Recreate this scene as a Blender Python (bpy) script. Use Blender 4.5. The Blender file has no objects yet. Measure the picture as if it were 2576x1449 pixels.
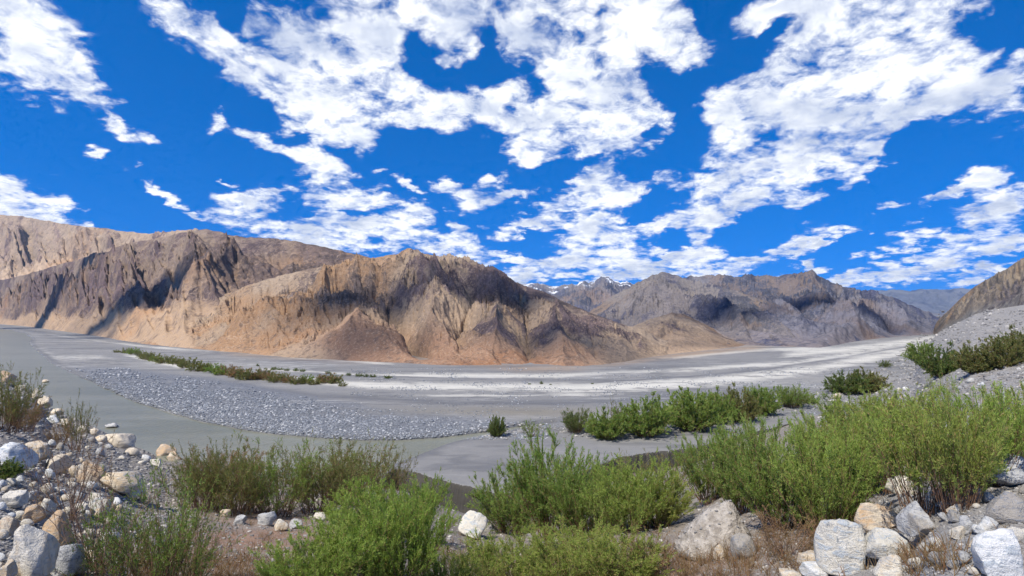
import bpy, math, random
import numpy as np
from mathutils import Vector, Matrix
from mathutils.bvhtree import BVHTree

# ------------------------------------------------------------------ camera, sky, sun, exposure
scene = bpy.context.scene
COL = scene.collection
HC = 12.0                       # eye height above the river
FX, CX, CY = 2576 * 20 / 36.0, 1288.0, 800.0   # survey units: a 2576 wide plan of the view
cam_d = bpy.data.cameras.new('camera')
cam_d.lens = 20.0; cam_d.sensor_width = 36.0
cam_d.shift_y = (800 - 724.5) / 2576.0
cam_d.clip_start = 0.1; cam_d.clip_end = 30000
cam = bpy.data.objects.new('camera', cam_d); COL.objects.link(cam)
cam.location = (0, 0, HC); cam.rotation_euler = (math.radians(90), 0, 0)
scene.camera = cam

SUN_EL, SUN_AZ = 54.0, -138.0    # azimuth from straight ahead (+Y), negative = left
sd = bpy.data.lights.new('sun', 'SUN'); sd.energy = 5.0; sd.angle = math.radians(0.5); sd.color = (1.0, 0.93, 0.82)
sun = bpy.data.objects.new('sun', sd); COL.objects.link(sun)
a, e = math.radians(SUN_AZ), math.radians(SUN_EL)
SUN_DIR = Vector((math.sin(a) * math.cos(e), math.cos(a) * math.cos(e), math.sin(e)))
sun.rotation_euler = SUN_DIR.to_track_quat('Z', 'Y').to_euler()
sun.location = SUN_DIR * 900

scene.view_settings.view_transform = 'Standard'
scene.view_settings.look = 'None'
scene.view_settings.exposure = 0.2
scene.view_settings.gamma = 1.0
scene.view_settings.use_curve_mapping = False
scene.render.engine = 'CYCLES'
cy = scene.cycles
cy.max_bounces = 5; cy.diffuse_bounces = 2; cy.glossy_bounces = 2; cy.transmission_bounces = 3
cy.transparent_max_bounces = 6; cy.volume_bounces = 0
cy.use_denoising = True
cy.use_adaptive_sampling = True; cy.adaptive_threshold = 0.02; cy.adaptive_min_samples = 8
cy.caustics_reflective = False; cy.caustics_refractive = False


class NT:
    """tiny helper round a node tree"""
    def __init__(s, tree):
        s.t = tree; s.n = tree.nodes; s.l = tree.links

    def add(s, typ, **kw):
        nd = s.n.new(typ)
        for k, v in kw.items():
            setattr(nd, k, v)
        return nd

    def put(s, sock, v):
        if isinstance(v, bpy.types.NodeSocket):
            s.l.new(v, sock)
        elif v is not None:
            if hasattr(sock.default_value, '__len__') and not hasattr(v, '__len__'):
                v = (v,) * len(sock.default_value)
            if hasattr(v, '__len__') and len(v) == 3 and len(sock.default_value) == 4:
                v = tuple(v) + (1.0,)
            sock.default_value = v

    def math(s, op, a, b=None, c=None, clamp=False):
        nd = s.add('ShaderNodeMath', operation=op, use_clamp=clamp)
        s.put(nd.inputs[0], a)
        if b is not None: s.put(nd.inputs[1], b)
        if c is not None: s.put(nd.inputs[2], c)
        return nd.outputs[0]

    def vec(s, op, a, b=None, scale=None):
        nd = s.add('ShaderNodeVectorMath', operation=op)
        s.put(nd.inputs[0], a)
        if b is not None: s.put(nd.inputs[1], b)
        if scale is not None: s.put(nd.inputs['Scale'], scale)
        return nd.outputs['Value'] if op in ('DOT_PRODUCT', 'LENGTH') else nd.outputs[0]

    def mix(s, f, a, b, blend='MIX'):
        nd = s.add('ShaderNodeMix', data_type='RGBA', blend_type=blend)
        s.put(nd.inputs[0], f); s.put(nd.inputs[6], a); s.put(nd.inputs[7], b)
        return nd.outputs[2]

    def noise(s, vec, scale, detail=4, rough=0.55, lac=2.0, dist=0.0, color=False, dims='3D', norm=True):
        nd = s.add('ShaderNodeTexNoise', noise_dimensions=dims, normalize=norm)
        if vec is not None: s.put(nd.inputs['Vector'], vec)
        s.put(nd.inputs['Scale'], scale); s.put(nd.inputs['Detail'], detail)
        s.put(nd.inputs['Roughness'], rough); s.put(nd.inputs['Lacunarity'], lac); s.put(nd.inputs['Distortion'], dist)
        return nd.outputs['Color' if color else 'Fac']

    def step(s, v, lo, hi):
        nd = s.add('ShaderNodeMapRange', interpolation_type='SMOOTHSTEP')
        s.put(nd.inputs[0], v); s.put(nd.inputs[1], lo); s.put(nd.inputs[2], hi)
        return nd.outputs[0]

    def mapping(s, v, loc=(0, 0, 0), rot=(0, 0, 0), scale=(1, 1, 1), typ='POINT'):
        nd = s.add('ShaderNodeMapping', vector_type=typ)
        s.put(nd.inputs[0], v); s.put(nd.inputs[1], loc) if typ != 'VECTOR' else None
        s.put(nd.inputs['Rotation'], rot); s.put(nd.inputs['Scale'], scale)
        return nd.outputs[0]

    def attr(s, name, out='Fac'):
        return s.add('ShaderNodeAttribute', attribute_name=name).outputs[out]

    def bump(s, h, strength, dist, normal=None):
        nd = s.add('ShaderNodeBump')
        s.put(nd.inputs['Height'], h); s.put(nd.inputs['Strength'], strength); s.put(nd.inputs['Distance'], dist)
        if normal is not None: s.put(nd.inputs['Normal'], normal)
        return nd.outputs[0]


# ---- the sky: clear deep blue high-altitude air with broken fair-weather cumulus
CLOUDS = [  # centre x, y, half width, half height, turn (degrees) on the plan of the view
    (90, 90, 130, 105, 0), (60, 160, 120, 90, 0), (190, 185, 125, 50, 28), (40, 40, 90, 60, 0),
    (40, 505, 120, 60, 15), (130, 535, 80, 30, 20), (0, 540, 90, 50, 0), (205, 552, 22, 12, 0),
    (330, 350, 75, 26, 28), (280, 300, 50, 14, 42), (375, 475, 50, 13, 33), (430, 515, 40, 16, 25), (490, 555, 42, 11, 15),
    (540, 312, 26, 20, -40), (245, 415, 30, 18, 30), (570, 466, 32, 8, 0),
    (480, 55, 110, 75, 25), (560, 100, 110, 70, 25), (660, 130, 140, 90, 10), (810, 110, 230, 140, 0), (920, 50, 170, 130, 0),
    (720, 215, 120, 70, 15), (840, 230, 150, 90, 0), (800, 300, 130, 60, 10), (900, 325, 70, 34, 0), (990, 255, 130, 60, 10),
    (1080, 300, 110, 50, 8), (980, 165, 90, 90, 0), (1150, 250, 70, 45, 0),
    (1155, 90, 90, 80, 30), (1120, 170, 60, 35, -10), (1270, 70, 110, 80, 0), (1200, 10, 170, 55, 0),
    (1400, 90, 190, 130, 0), (1530, 50, 170, 100, 0), (1670, 60, 130, 80, 0), (1710, 125, 100, 75, 0), (1390, 230, 160, 90, -12),
    (1550, 210, 150, 100, 0), (1500, 320, 190, 80, -6), (1340, 330, 130, 70, -10), (1625, 280, 70, 80, 0), (1220, 270, 90, 50, 10),
    (1590, 375, 100, 50, -15), (1480, 405, 70, 24, -18), (1310, 400, 50, 40, 50),
    (2150, 90, 270, 160, 0), (2310, 150, 180, 150, 0), (2060, 210, 210, 130, -20), (1890, 235, 140, 80, -10), (1850, 310, 130, 45, -10),
    (2110, 330, 180, 100, -15), (2260, 280, 140, 80, -20), (2410, 190, 100, 110, 0), (2000, 400, 180, 90, -15), (1850, 455, 180, 85, -20),
    (1785, 520, 110, 60, -25), (1765, 578, 70, 26, -10), (1570, 470, 120, 55, -15), (1450, 520, 110, 36, -18), (1350, 577, 120, 22, 0),
    (1510, 575, 90, 40, 0), (2010, 495, 80, 40, -30), (2110, 430, 80, 34, -30), (2200, 385, 80, 40, -30), (1970, 25, 150, 45, 0),
    (2530, 250, 70, 85, -40), (2576, 170, 60, 60, 0), (2470, 215, 40, 24, 0),
    (740, 388, 120, 32, 5), (800, 430, 90, 55, 20), (870, 482, 125, 42, 5), (640, 350, 70, 26, 15), (980, 445, 36, 11, -8), (1030, 475, 42, 14, 5),
    (1200, 485, 95, 45, 0), (1210, 440, 40, 18, 0), (1310, 497, 60, 18, 0), (1130, 462, 50, 20, 0),
    (680, 588, 160, 36, 8), (930, 578, 170, 60, 8), (1050, 548, 70, 32, 0), (1150, 630, 95, 36, 12), (850, 560, 90, 36, 0), (650, 530, 110, 24, 8),
    (720, 495, 70, 20, 0), (830, 610, 90, 26, 0), (1170, 580, 40, 20, 40),
    (1500, 655, 220, 60, 0), (1500, 605, 75, 50, 0), (1420, 692, 150, 24, 0), (1660, 665, 150, 42, 0), (1280, 652, 60, 22, 0), (1340, 672, 85, 22, 0),
    (1770, 640, 60, 42, 0), (1640, 565, 55, 20, -10), (1800, 690, 120, 14, 0),
    (1890, 652, 65, 24, -10), (2010, 615, 80, 24, -12), (2085, 607, 30, 14, 0), (2130, 598, 36, 14, 0), (2045, 665, 36, 12, -10), (2275, 612, 65, 20, -10),
    (2250, 508, 50, 16, -10), (2390, 490, 70, 17, -28), (2450, 450, 40, 14, -20), (2490, 462, 38, 40, 30), (2530, 525, 110, 50, -20), (2445, 595, 80, 20, -15),
    (2420, 632, 140, 20, -12), (2300, 680, 200, 28, -12), (2190, 703, 150, 26, -5), (2530, 612, 80, 22, -10), (2470, 705, 110, 18, -18),
]


GAPS = [  # clear blue between the clouds
    (1050, 130, 60, 55, 20), (1130, 215, 110, 40, 15), (1235, 130, 36, 70, 20), (1340, 235, 60, 34, 50), (605, 45, 40, 50, 0),
    (1690, 220, 50, 80, -30), (1760, 170, 60, 40, -30), (1900, 130, 90, 45, -20), (1960, 70, 50, 30, -20), (1790, 20, 40, 60, 0), (1720, 345, 70, 50, -30), (1620, 440, 80, 24, -20), (1640, 330, 26, 40, 0),
    (2540, 60, 60, 80, 0), (2270, 440, 160, 60, -25), (2330, 330, 80, 26, -25), (2060, 455, 60, 26, -20), (1400, 445, 120, 40, -15), (1060, 400, 130, 46, 5), (1300, 290, 40, 30, 30), (1180, 385, 100, 30, 0),
    (760, 325, 30, 20, 0), (1330, 620, 90, 34, 10), (1600, 530, 60, 30, -20), (1700, 610, 60, 24, -20), (1880, 560, 120, 40, -15), (900, 530, 50, 14, 10), (760, 545, 40, 16, 0), (1880, 290, 50, 14, -10),
]


def build_world():
    w = bpy.data.worlds.new('World'); scene.world = w; w.use_nodes = True
    w.node_tree.nodes.clear()
    g = NT(w.node_tree)
    out = g.add('ShaderNodeOutputWorld'); bg = g.add('ShaderNodeBackground')
    sky = g.add('ShaderNodeTexSky', sky_type='NISHITA', sun_disc=False)
    sky.sun_elevation = math.radians(SUN_EL); sky.sun_rotation = math.radians(SUN_AZ)
    sky.altitude = 4500; sky.air_density = 0.9; sky.dust_density = 0.0; sky.ozone_density = 4.0
    d = g.add('ShaderNodeTexCoord').outputs['Generated']
    d = g.vec('NORMALIZE', d)
    sp = g.add('ShaderNodeSeparateXYZ'); g.put(sp.inputs[0], d)
    x, y, z = sp.outputs
    # cloud deck coordinates: where the ray meets a level layer (for the texture of the clouds)
    zz = g.math('MAXIMUM', g.math('ADD', z, 0.26), 0.08)
    cc = g.add('ShaderNodeCombineXYZ')
    g.put(cc.inputs[0], g.math('DIVIDE', x, zz)); g.put(cc.inputs[1], g.math('DIVIDE', y, zz))
    deck = cc.outputs[0]
    az = g.math('ARCTAN2', x, y); el = g.math('ARCSINE', z)
    ce = g.add('ShaderNodeCombineXYZ'); g.put(ce.inputs[0], az); g.put(ce.inputs[1], el)
    ang = ce.outputs[0]
    wn = g.noise(deck, 3.0, 5, 0.62, color=True)
    wv = g.vec('SCALE', g.vec('SUBTRACT', wn, (0.5, 0.5, 0.5)), scale=0.13)
    angw = g.vec('ADD', ang, wv)
    tot = holes = None
    for ci, (px, py, rx, ry, rot) in enumerate(CLOUDS + GAPS):
        isgap = ci >= len(CLOUDS)
        if isgap: rx, ry = rx * 0.85, ry * 0.85
        dx, dz = (px - CX) / FX, (CY - py) / FX
        A = math.atan2(dx, 1.0); E = math.atan2(dz, math.hypot(1.0, dx))
        ca = math.cos(A)
        if ry < 30 and not isgap: rx, ry = rx * 1.1, ry * 1.25
        sx = 1.38 * rx / FX * ca * ca; sy = 1.38 * ry / FX * math.cos(E) ** 2 * ca
        m = g.mapping(angw, (A, E, 0), (0, 0, -math.radians(rot)), (sx, sy, 1.0), 'TEXTURE')
        gap = isgap
        gr = g.add('ShaderNodeTexGradient', gradient_type='SPHERICAL' if gap else 'QUADRATIC_SPHERE'); g.put(gr.inputs[0], m)
        v = gr.outputs['Fac']
        if gap: holes = v if holes is None else g.math('ADD', holes, v)
        else: tot = v if tot is None else g.math('ADD', tot, v)
    tot = g.math('SUBTRACT', g.math('SQRT', tot), g.math('MULTIPLY', g.math('MINIMUM', holes, 0.8), 0.62))
    tot = g.math('MAXIMUM', tot, 0.0)
    # beyond the stretch of sky that was surveyed the same broken cloud goes on
    gen = g.step(g.noise(deck, 0.9, 3, 0.5), 0.42, 0.72)
    outm = g.math('MAXIMUM', g.step(g.math('ABSOLUTE', az), 0.74, 0.95), g.step(el, 0.50, 0.66))
    outm = g.math('MULTIPLY', outm, g.step(el, 0.02, 0.12))
    tot = g.math('ADD', tot, g.math('MULTIPLY', g.math('MULTIPLY', gen, 0.8), outm))
    cov = g.math('MINIMUM', g.math('MULTIPLY', g.math('SUBTRACT', tot, 0.23), 1.22), 0.58)
    dw = g.vec('ADD', deck, g.vec('SCALE', g.vec('SUBTRACT', g.noise(deck, 7.0, 3, 0.6, color=True), (0.5, 0.5, 0.5)), scale=0.16))

    def puffs(v):                                   # rounded billows
        vo = g.add('ShaderNodeTexVoronoi', voronoi_dimensions='2D', feature='F1', normalize=True)
        g.put(vo.inputs['Vector'], v); g.put(vo.inputs['Scale'], 5.2); g.put(vo.inputs['Detail'], 3.0); g.put(vo.inputs['Roughness'], 0.55); g.put(vo.inputs['Lacunarity'], 2.3)
        return g.math('SUBTRACT', 0.75, vo.outputs['Distance'])
    pf = puffs(dw)
    fine = g.noise(deck, 14.0, 6, 0.66, dist=0.3)
    mid = g.noise(deck, 4.2, 4, 0.62)
    f0 = g.math('SUBTRACT', fine, 0.5)
    dens = g.math('ADD', cov, g.math('MULTIPLY', f0, 1.9))
    dens = g.math('ADD', dens, g.math('MULTIPLY', g.math('SUBTRACT', mid, 0.5), 1.1))
    dens = g.math('ADD', dens, g.math('MULTIPLY', g.math('SUBTRACT', pf, 0.53), 1.5))
    gate = g.step(tot, 0.04, 0.20)
    alpha = g.math('MULTIPLY', g.step(dens, -0.08, 0.66), gate)
    # thick parts shade themselves; the side of each billow towards the sun is brighter
    offs = g.vec('ADD', dw, (-0.030, 0.035, 0.0))
    rel = g.math('MULTIPLY', g.math('SUBTRACT', pf, puffs(offs)), 1.0)
    body = g.math('ADD', cov, g.math('MULTIPLY', g.math('SUBTRACT', g.noise(deck, 3.0, 4, 0.6), 0.5), 2.0))
    body = g.math('ADD', body, g.math('MULTIPLY', g.math('SUBTRACT', pf, 0.56), 1.0))
    thick = g.step(body, 0.28, 0.80)
    lit = g.math('SUBTRACT', g.math('MULTIPLY_ADD', rel, 1.3, 1.02), g.math('MULTIPLY', thick, 0.85))
    lit = g.math('ADD', lit, g.math('MULTIPLY', f0, 0.35))
    lit = g.math('MAXIMUM', g.math('MINIMUM', lit, 1.0), 0.0)
    ccol = g.mix(lit, (0.42, 0.50, 0.69), (1.02, 1.04, 1.06))
    sv = g.add('ShaderNodeCombineXYZ'); g.put(sv.inputs[0], x); g.put(sv.inputs[1], y)
    g.put(sv.inputs[2], g.math('MULTIPLY_ADD', g.math('MAXIMUM', z, 0.0), 0.8, 0.20))   # thin clear mountain air: little paling at the horizon
    g.put(sky.inputs[0], g.vec('NORMALIZE', sv.outputs[0]))
    hsv = g.add('ShaderNodeHueSaturation'); g.put(hsv.inputs['Saturation'], 2.15); g.put(hsv.inputs['Value'], 1.45)
    g.put(hsv.inputs['Color'], sky.outputs[0])
    skyc = g.mix(1.0, hsv.outputs[0], (0.13, 0.137, 0.155), 'MULTIPLY')
    col = g.mix(alpha, skyc, ccol)
    g.put(bg.inputs[0], col); bg.inputs[1].default_value = 1.0
    g.l.new(bg.outputs[0], out.inputs[0])
    try:
        w.cycles.sampling_method = 'MANUAL'; w.cycles.sample_map_resolution = 512
    except Exception:
        pass


build_world()

# ------------------------------------------------------------------ helpers
rng = np.random.default_rng(7)
random.seed(7)


def P(px, py, depth):
    return Vector(((px - CX) / FX * depth, depth, HC + (CY - py) / FX * depth))


def floor_depth(py, z=0.0):
    return (HC - z) * FX / (py - CY)


def ip(pts, x, k=1):
    xs = [p[0] for p in pts]; ys = [p[k] for p in pts]
    return np.interp(x, xs, ys)


_perm = np.random.default_rng(3).permutation(256)
_perm = np.concatenate([_perm, _perm, _perm])
_gr = np.random.default_rng(4).normal(size=(256, 2)); _gr /= np.linalg.norm(_gr, axis=1)[:, None]


def pn(x, y):
    xi = np.floor(x).astype(int); yi = np.floor(y).astype(int)
    xf = x - xi; yf = y - yi; xi &= 255; yi &= 255
    u = xf * xf * xf * (xf * (xf * 6 - 15) + 10); v = yf * yf * yf * (yf * (yf * 6 - 15) + 10)

    def gd(ix, iy, fx, fy):
        h = _perm[_perm[ix] + iy]
        return _gr[h, 0] * fx + _gr[h, 1] * fy
    a = gd(xi, yi, xf, yf); b = gd(xi + 1, yi, xf - 1, yf); c = gd(xi, yi + 1, xf, yf - 1); d = gd(xi + 1, yi + 1, xf - 1, yf - 1)
    return ((a + u * (b - a)) + v * ((c + u * (d - c)) - (a + u * (b - a)))) * 1.5


def fbm(x, y, o=5, g=0.5, lac=2.03):
    s = np.zeros_like(np.asarray(x, float)); am = 1.0; n = 0
    for i in range(o):
        s += am * pn(x + 17.3 * i, y - 9.1 * i); n += am; am *= g; x = x * lac; y = y * lac
    return s / n


def ridged(x, y, o=5, g=0.5, lac=2.03):
    s = np.zeros_like(np.asarray(x, float)); am = 1.0; n = 0; w = 1.0
    for i in range(o):
        r = 1 - np.abs(pn(x + 31.7 * i, y + 13.3 * i)) * 1.35
        r = np.clip(r, 0, 1) ** 2
        s += am * r * w; w = np.clip(r * 1.6, 0, 1); n += am; am *= g; x = x * lac; y = y * lac
    return s / n


_h1 = np.random.default_rng(8).uniform(0, 1, (256, 2))


def gullies(x, y, dx, dy):
    """stripes that run down the slope (dx, dy) and join as gullies do; returns height -1..1 and its slope"""
    xi = np.floor(x).astype(int); yi = np.floor(y).astype(int); fx = x - xi; fy = y - yi
    H = np.zeros_like(x); GX = np.zeros_like(x); GY = np.zeros_like(x); W = np.zeros_like(x)
    for i in (-1, 0, 1):
        for j in (-1, 0, 1):
            hh = _h1[_perm[_perm[(xi + i) & 255] + ((yi + j) & 255)]]
            ax = fx - i - hh[..., 0] * 0.8; ay = fy - j - hh[..., 1] * 0.8
            w = np.exp(-(ax * ax + ay * ay) * 2.2)
            ph = 6.2832 * (ax * dx + ay * dy)
            H += w * np.cos(ph); GX -= w * np.sin(ph) * dx; GY -= w * np.sin(ph) * dy; W += w
    return H / W, GX / W, GY / W


def sm(x, lo, hi):
    t = np.clip((x - lo) / (hi - lo), 0, 1)
    return t * t * (3 - 2 * t)


def mesh_np(name, v, f, smooth=True):
    """v (n,3), f (m,k) with k = 3 or 4"""
    v = np.asarray(v, np.float32); f = np.asarray(f, np.int32)
    me = bpy.data.meshes.new(name)
    me.vertices.add(len(v)); me.vertices.foreach_set('co', v.ravel())
    m, k = f.shape
    me.loops.add(m * k); me.loops.foreach_set('vertex_index', f.ravel())
    me.polygons.add(m); me.polygons.foreach_set('loop_start', np.arange(0, m * k, k, dtype=np.int32))
    me.polygons.foreach_set('loop_total', np.full(m, k, np.int32))
    me.polygons.foreach_set('use_smooth', np.full(m, smooth, bool))
    me.update(calc_edges=True)
    return me


def grid_faces(nr, nc):
    i = np.arange(nr - 1)[:, None] * nc + np.arange(nc - 1)[None, :]
    return np.stack([i, i + 1, i + nc + 1, i + nc], -1).reshape(-1, 4)


def attr(me, name, vals):
    at = me.attributes.new(name, 'FLOAT', 'POINT'); at.data.foreach_set('value', np.asarray(vals, np.float32).ravel())


def attrv(me, name, vals):
    at = me.attributes.new(name, 'FLOAT_VECTOR', 'POINT'); at.data.foreach_set('vector', np.asarray(vals, np.float32).ravel())


def obj(name, me, m=None, parent=None, label=None, cat=None, group=None, kind=None):
    o = bpy.data.objects.new(name, me); COL.objects.link(o)
    if m is not None and me is not None: me.materials.append(m)
    if parent is not None: o.parent = parent
    tag(o, label, cat, group, kind)
    return o


def tag(o, label=None, cat=None, group=None, kind=None):
    for k, v in (('label', label), ('category', cat), ('group', group), ('kind', kind)):
        if v: o[k] = v
    return o


def material(name, rough=0.9, spec=0.2):
    m = bpy.data.materials.new(name); m.use_nodes = True
    g = NT(m.node_tree); b = m.node_tree.nodes['Principled BSDF']
    b.inputs['Roughness'].default_value = rough; b.inputs['Specular IOR Level'].default_value = spec
    return m, g, b


# ------------------------------------------------------------------ materials
def mountain_mat(name, scree, rock, dark, low, k=1.0, snow=False):
    m, g, b = material(name, 0.95, 0.1)
    co = g.add('ShaderNodeTexCoord').outputs['Object']
    uv = g.attr('slope_uv', 'Vector')                # metres along the face, metres down it
    hgt = g.attr('up'); rk = g.attr('crag'); lo = g.attr('skirt')
    n1 = g.noise(co, 0.030 * k, 6, 0.6)
    n2 = g.noise(co, 0.16 * k, 6, 0.65)
    n3 = g.noise(co, 0.7 * k, 4, 0.6)
    uvw = g.vec('ADD', uv, g.vec('SCALE', g.vec('SUBTRACT', g.noise(co, 0.06 * k, 3, 0.6, color=True), (0.5, 0.5, 0.5)), scale=28.0 / k))
    st = g.noise(g.mapping(uvw, scale=(0.16 * k, 0.030 * k, 1)), 1.0, 6, 0.65, dist=0.8)   # streaks of scree running down
    st2 = g.noise(g.mapping(uvw, scale=(0.55 * k, 0.10 * k, 1)), 1.0, 4, 0.6, dist=0.6)
    crag = g.math('ADD', g.math('MULTIPLY', rk, 0.9), g.math('MULTIPLY_ADD', n2, 1.2, -0.6))
    crag = g.math('ADD', crag, g.math('MULTIPLY_ADD', n1, 2.0, -1.0))
    crag = g.math('ADD', crag, g.math('MULTIPLY_ADD', st, -1.0, 0.5))
    c1 = g.mix(g.step(n1, 0.35, 0.65), scree, tuple(0.78 * q for q in scree))
    c1 = g.mix(g.math('MULTIPLY', g.step(hgt, 0.45, 0.9), 0.55), c1, tuple(0.45 * q + 0.55 * (0.22, 0.20, 0.17)[i] for i, q in enumerate(scree)))
    c1 = g.mix(lo, c1, low)
    n0 = g.noise(co, 0.013 * k, 4, 0.6)
    c1 = g.mix(g.step(n0, 0.50, 0.60), c1, g.mix(1.0, c1, (0.98, 0.82, 0.68), 'MULTIPLY'))       # rusty bands
    c1 = g.mix(g.math('MULTIPLY', g.step(n0, 0.46, 0.36), 0.7), c1, g.mix(1.0, c1, (0.62, 0.65, 0.72), 'MULTIPLY'))   # grey bands
    c2 = g.mix(g.step(n2, 0.38, 0.62), rock, dark)
    c2 = g.mix(g.step(n0, 0.44, 0.56), g.mix(1.0, c2, (0.92, 0.90, 1.06), 'MULTIPLY'), c2)
    col = g.mix(g.step(crag, 0.11, 0.44), c1, c2)
    pale = g.math('MULTIPLY', g.step(g.math('ADD', g.math('MULTIPLY', st, 0.7), g.math('MULTIPLY', st2, 0.3)), 0.54, 0.64), 0.45)
    col = g.mix(pale, col, tuple(min(1, 1.2 * q + 0.03) for q in scree))
    dk = g.step(g.math('ADD', g.math('MULTIPLY', n2, 0.5), g.math('MULTIPLY', n3, 0.5)), 0.50, 0.38)
    col = g.mix(g.math('MULTIPLY', dk, 0.6), col, dark)
    n4 = g.noise(co, 1.6 * k, 3, 0.6)
    col = g.mix(g.math('MULTIPLY', g.step(n4, 0.52, 0.68), 0.35), col, tuple(min(1, 1.15 * q + 0.04) for q in scree))
    col = g.mix(g.math('MULTIPLY', g.step(n4, 0.42, 0.30), 0.4), col, dark)
    if snow:
        sn = g.step(g.math('ADD', g.attr('snow'), g.math('MULTIPLY_ADD', n2, 1.5, -0.75)), 0.45, 0.6)
        col = g.mix(sn, col, (0.85, 0.88, 0.92))
    g.put(b.inputs['Base Color'], col)
    h = g.math('ADD', g.math('MULTIPLY', n2, 3.0), g.math('ADD', g.math('MULTIPLY', n3, 1.3), g.math('MULTIPLY', st2, 0.6)))
    g.put(b.inputs['Normal'], g.bump(h, 0.45, 1.2 / k))
    return m


def rock_mat(name, light, tan, grey):
    m, g, b = material(name, 0.85, 0.25)
    co = g.add('ShaderNodeTexCoord').outputs['Object']
    rnd = g.add('ShaderNodeObjectInfo').outputs['Random']
    off = g.vec('ADD', co, g.vec('SCALE', (13.0, 7.0, 29.0), scale=rnd))
    n1 = g.noise(off, 1.3, 5, 0.6, dist=0.4); n2 = g.noise(off, 6, 6, 0.7); n3 = g.noise(off, 24, 4, 0.6)
    vein = g.noise(g.mapping(off, rot=(0.5, 0.8, 0.3), scale=(1.0, 1.0, 5.0)), 2.2, 5, 0.6, dist=0.8)
    col = g.mix(g.step(g.math('ADD', n1, g.math('MULTIPLY_ADD', rnd, 0.5, -0.25)), 0.42, 0.66), light, tan)
    col = g.mix(g.step(vein, 0.50, 0.62), col, grey)
    col = g.mix(g.step(n2, 0.56, 0.72), col, tuple(q * 0.55 for q in grey))
    col = g.mix(g.math('MULTIPLY', g.step(n3, 0.55, 0.75), 0.5), col, tuple(q * 0.6 for q in light))
    g.put(b.inputs['Base Color'], col)
    g.put(b.inputs['Normal'], g.bump(g.math('ADD', g.math('MULTIPLY', n2, 0.7), g.math('ADD', g.math('MULTIPLY', vein, 0.6), g.math('MULTIPLY', n3, 0.12))), 0.6, 0.12))
    return m


def leaf_mat(name, young, old, dry, dryness=0.12):
    m, g, b = material(name, 0.6, 0.25)
    t = g.attr('tint')
    tip = g.attr('tip')
    rnd = g.add('ShaderNodeObjectInfo').outputs['Random']
    co = g.add('ShaderNodeTexCoord').outputs['Object']
    pn_ = g.noise(co, 3.0, 3, 0.5)
    f = g.math('ADD', g.math('MULTIPLY', t, 0.55), g.math('MULTIPLY', tip, 0.45))
    f = g.math('ADD', f, g.math('MULTIPLY_ADD', pn_, 0.8, -0.4), clamp=True)
    col = g.mix(f, old, young)
    dr = g.step(g.math('ADD', t, g.math('MULTIPLY_ADD', pn_, 0.5, -0.25)), 1.0 - dryness - 0.03, 1.0 - dryness + 0.05)
    col = g.mix(dr, col, dry)
    col = g.mix(g.math('MULTIPLY', rnd, 0.25), col, g.mix(0.5, young, dry))
    g.put(b.inputs['Base Color'], col)
    tr = g.add('ShaderNodeBsdfTranslucent'); g.put(tr.inputs[0], g.mix(1.0, col, (1.3, 1.35, 0.8), 'MULTIPLY'))
    ms = g.add('ShaderNodeMixShader'); ms.inputs[0].default_value = 0.42
    g.l.new(b.outputs[0], ms.inputs[1]); g.l.new(tr.outputs[0], ms.inputs[2])
    g.l.new(ms.outputs[0], m.node_tree.nodes['Material Output'].inputs[0])
    return m


def plain_mat(name, c1, c2, scale=20, rough=0.9, bump=0.3, dist=0.02):
    m, g, b = material(name, rough, 0.15)
    co = g.add('ShaderNodeTexCoord').outputs['Object']
    n = g.noise(co, scale, 5, 0.6)
    g.put(b.inputs['Base Color'], g.mix(g.step(n, 0.35, 0.65), c1, c2))
    if bump: g.put(b.inputs['Normal'], g.bump(n, bump, dist))
    return m


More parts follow.
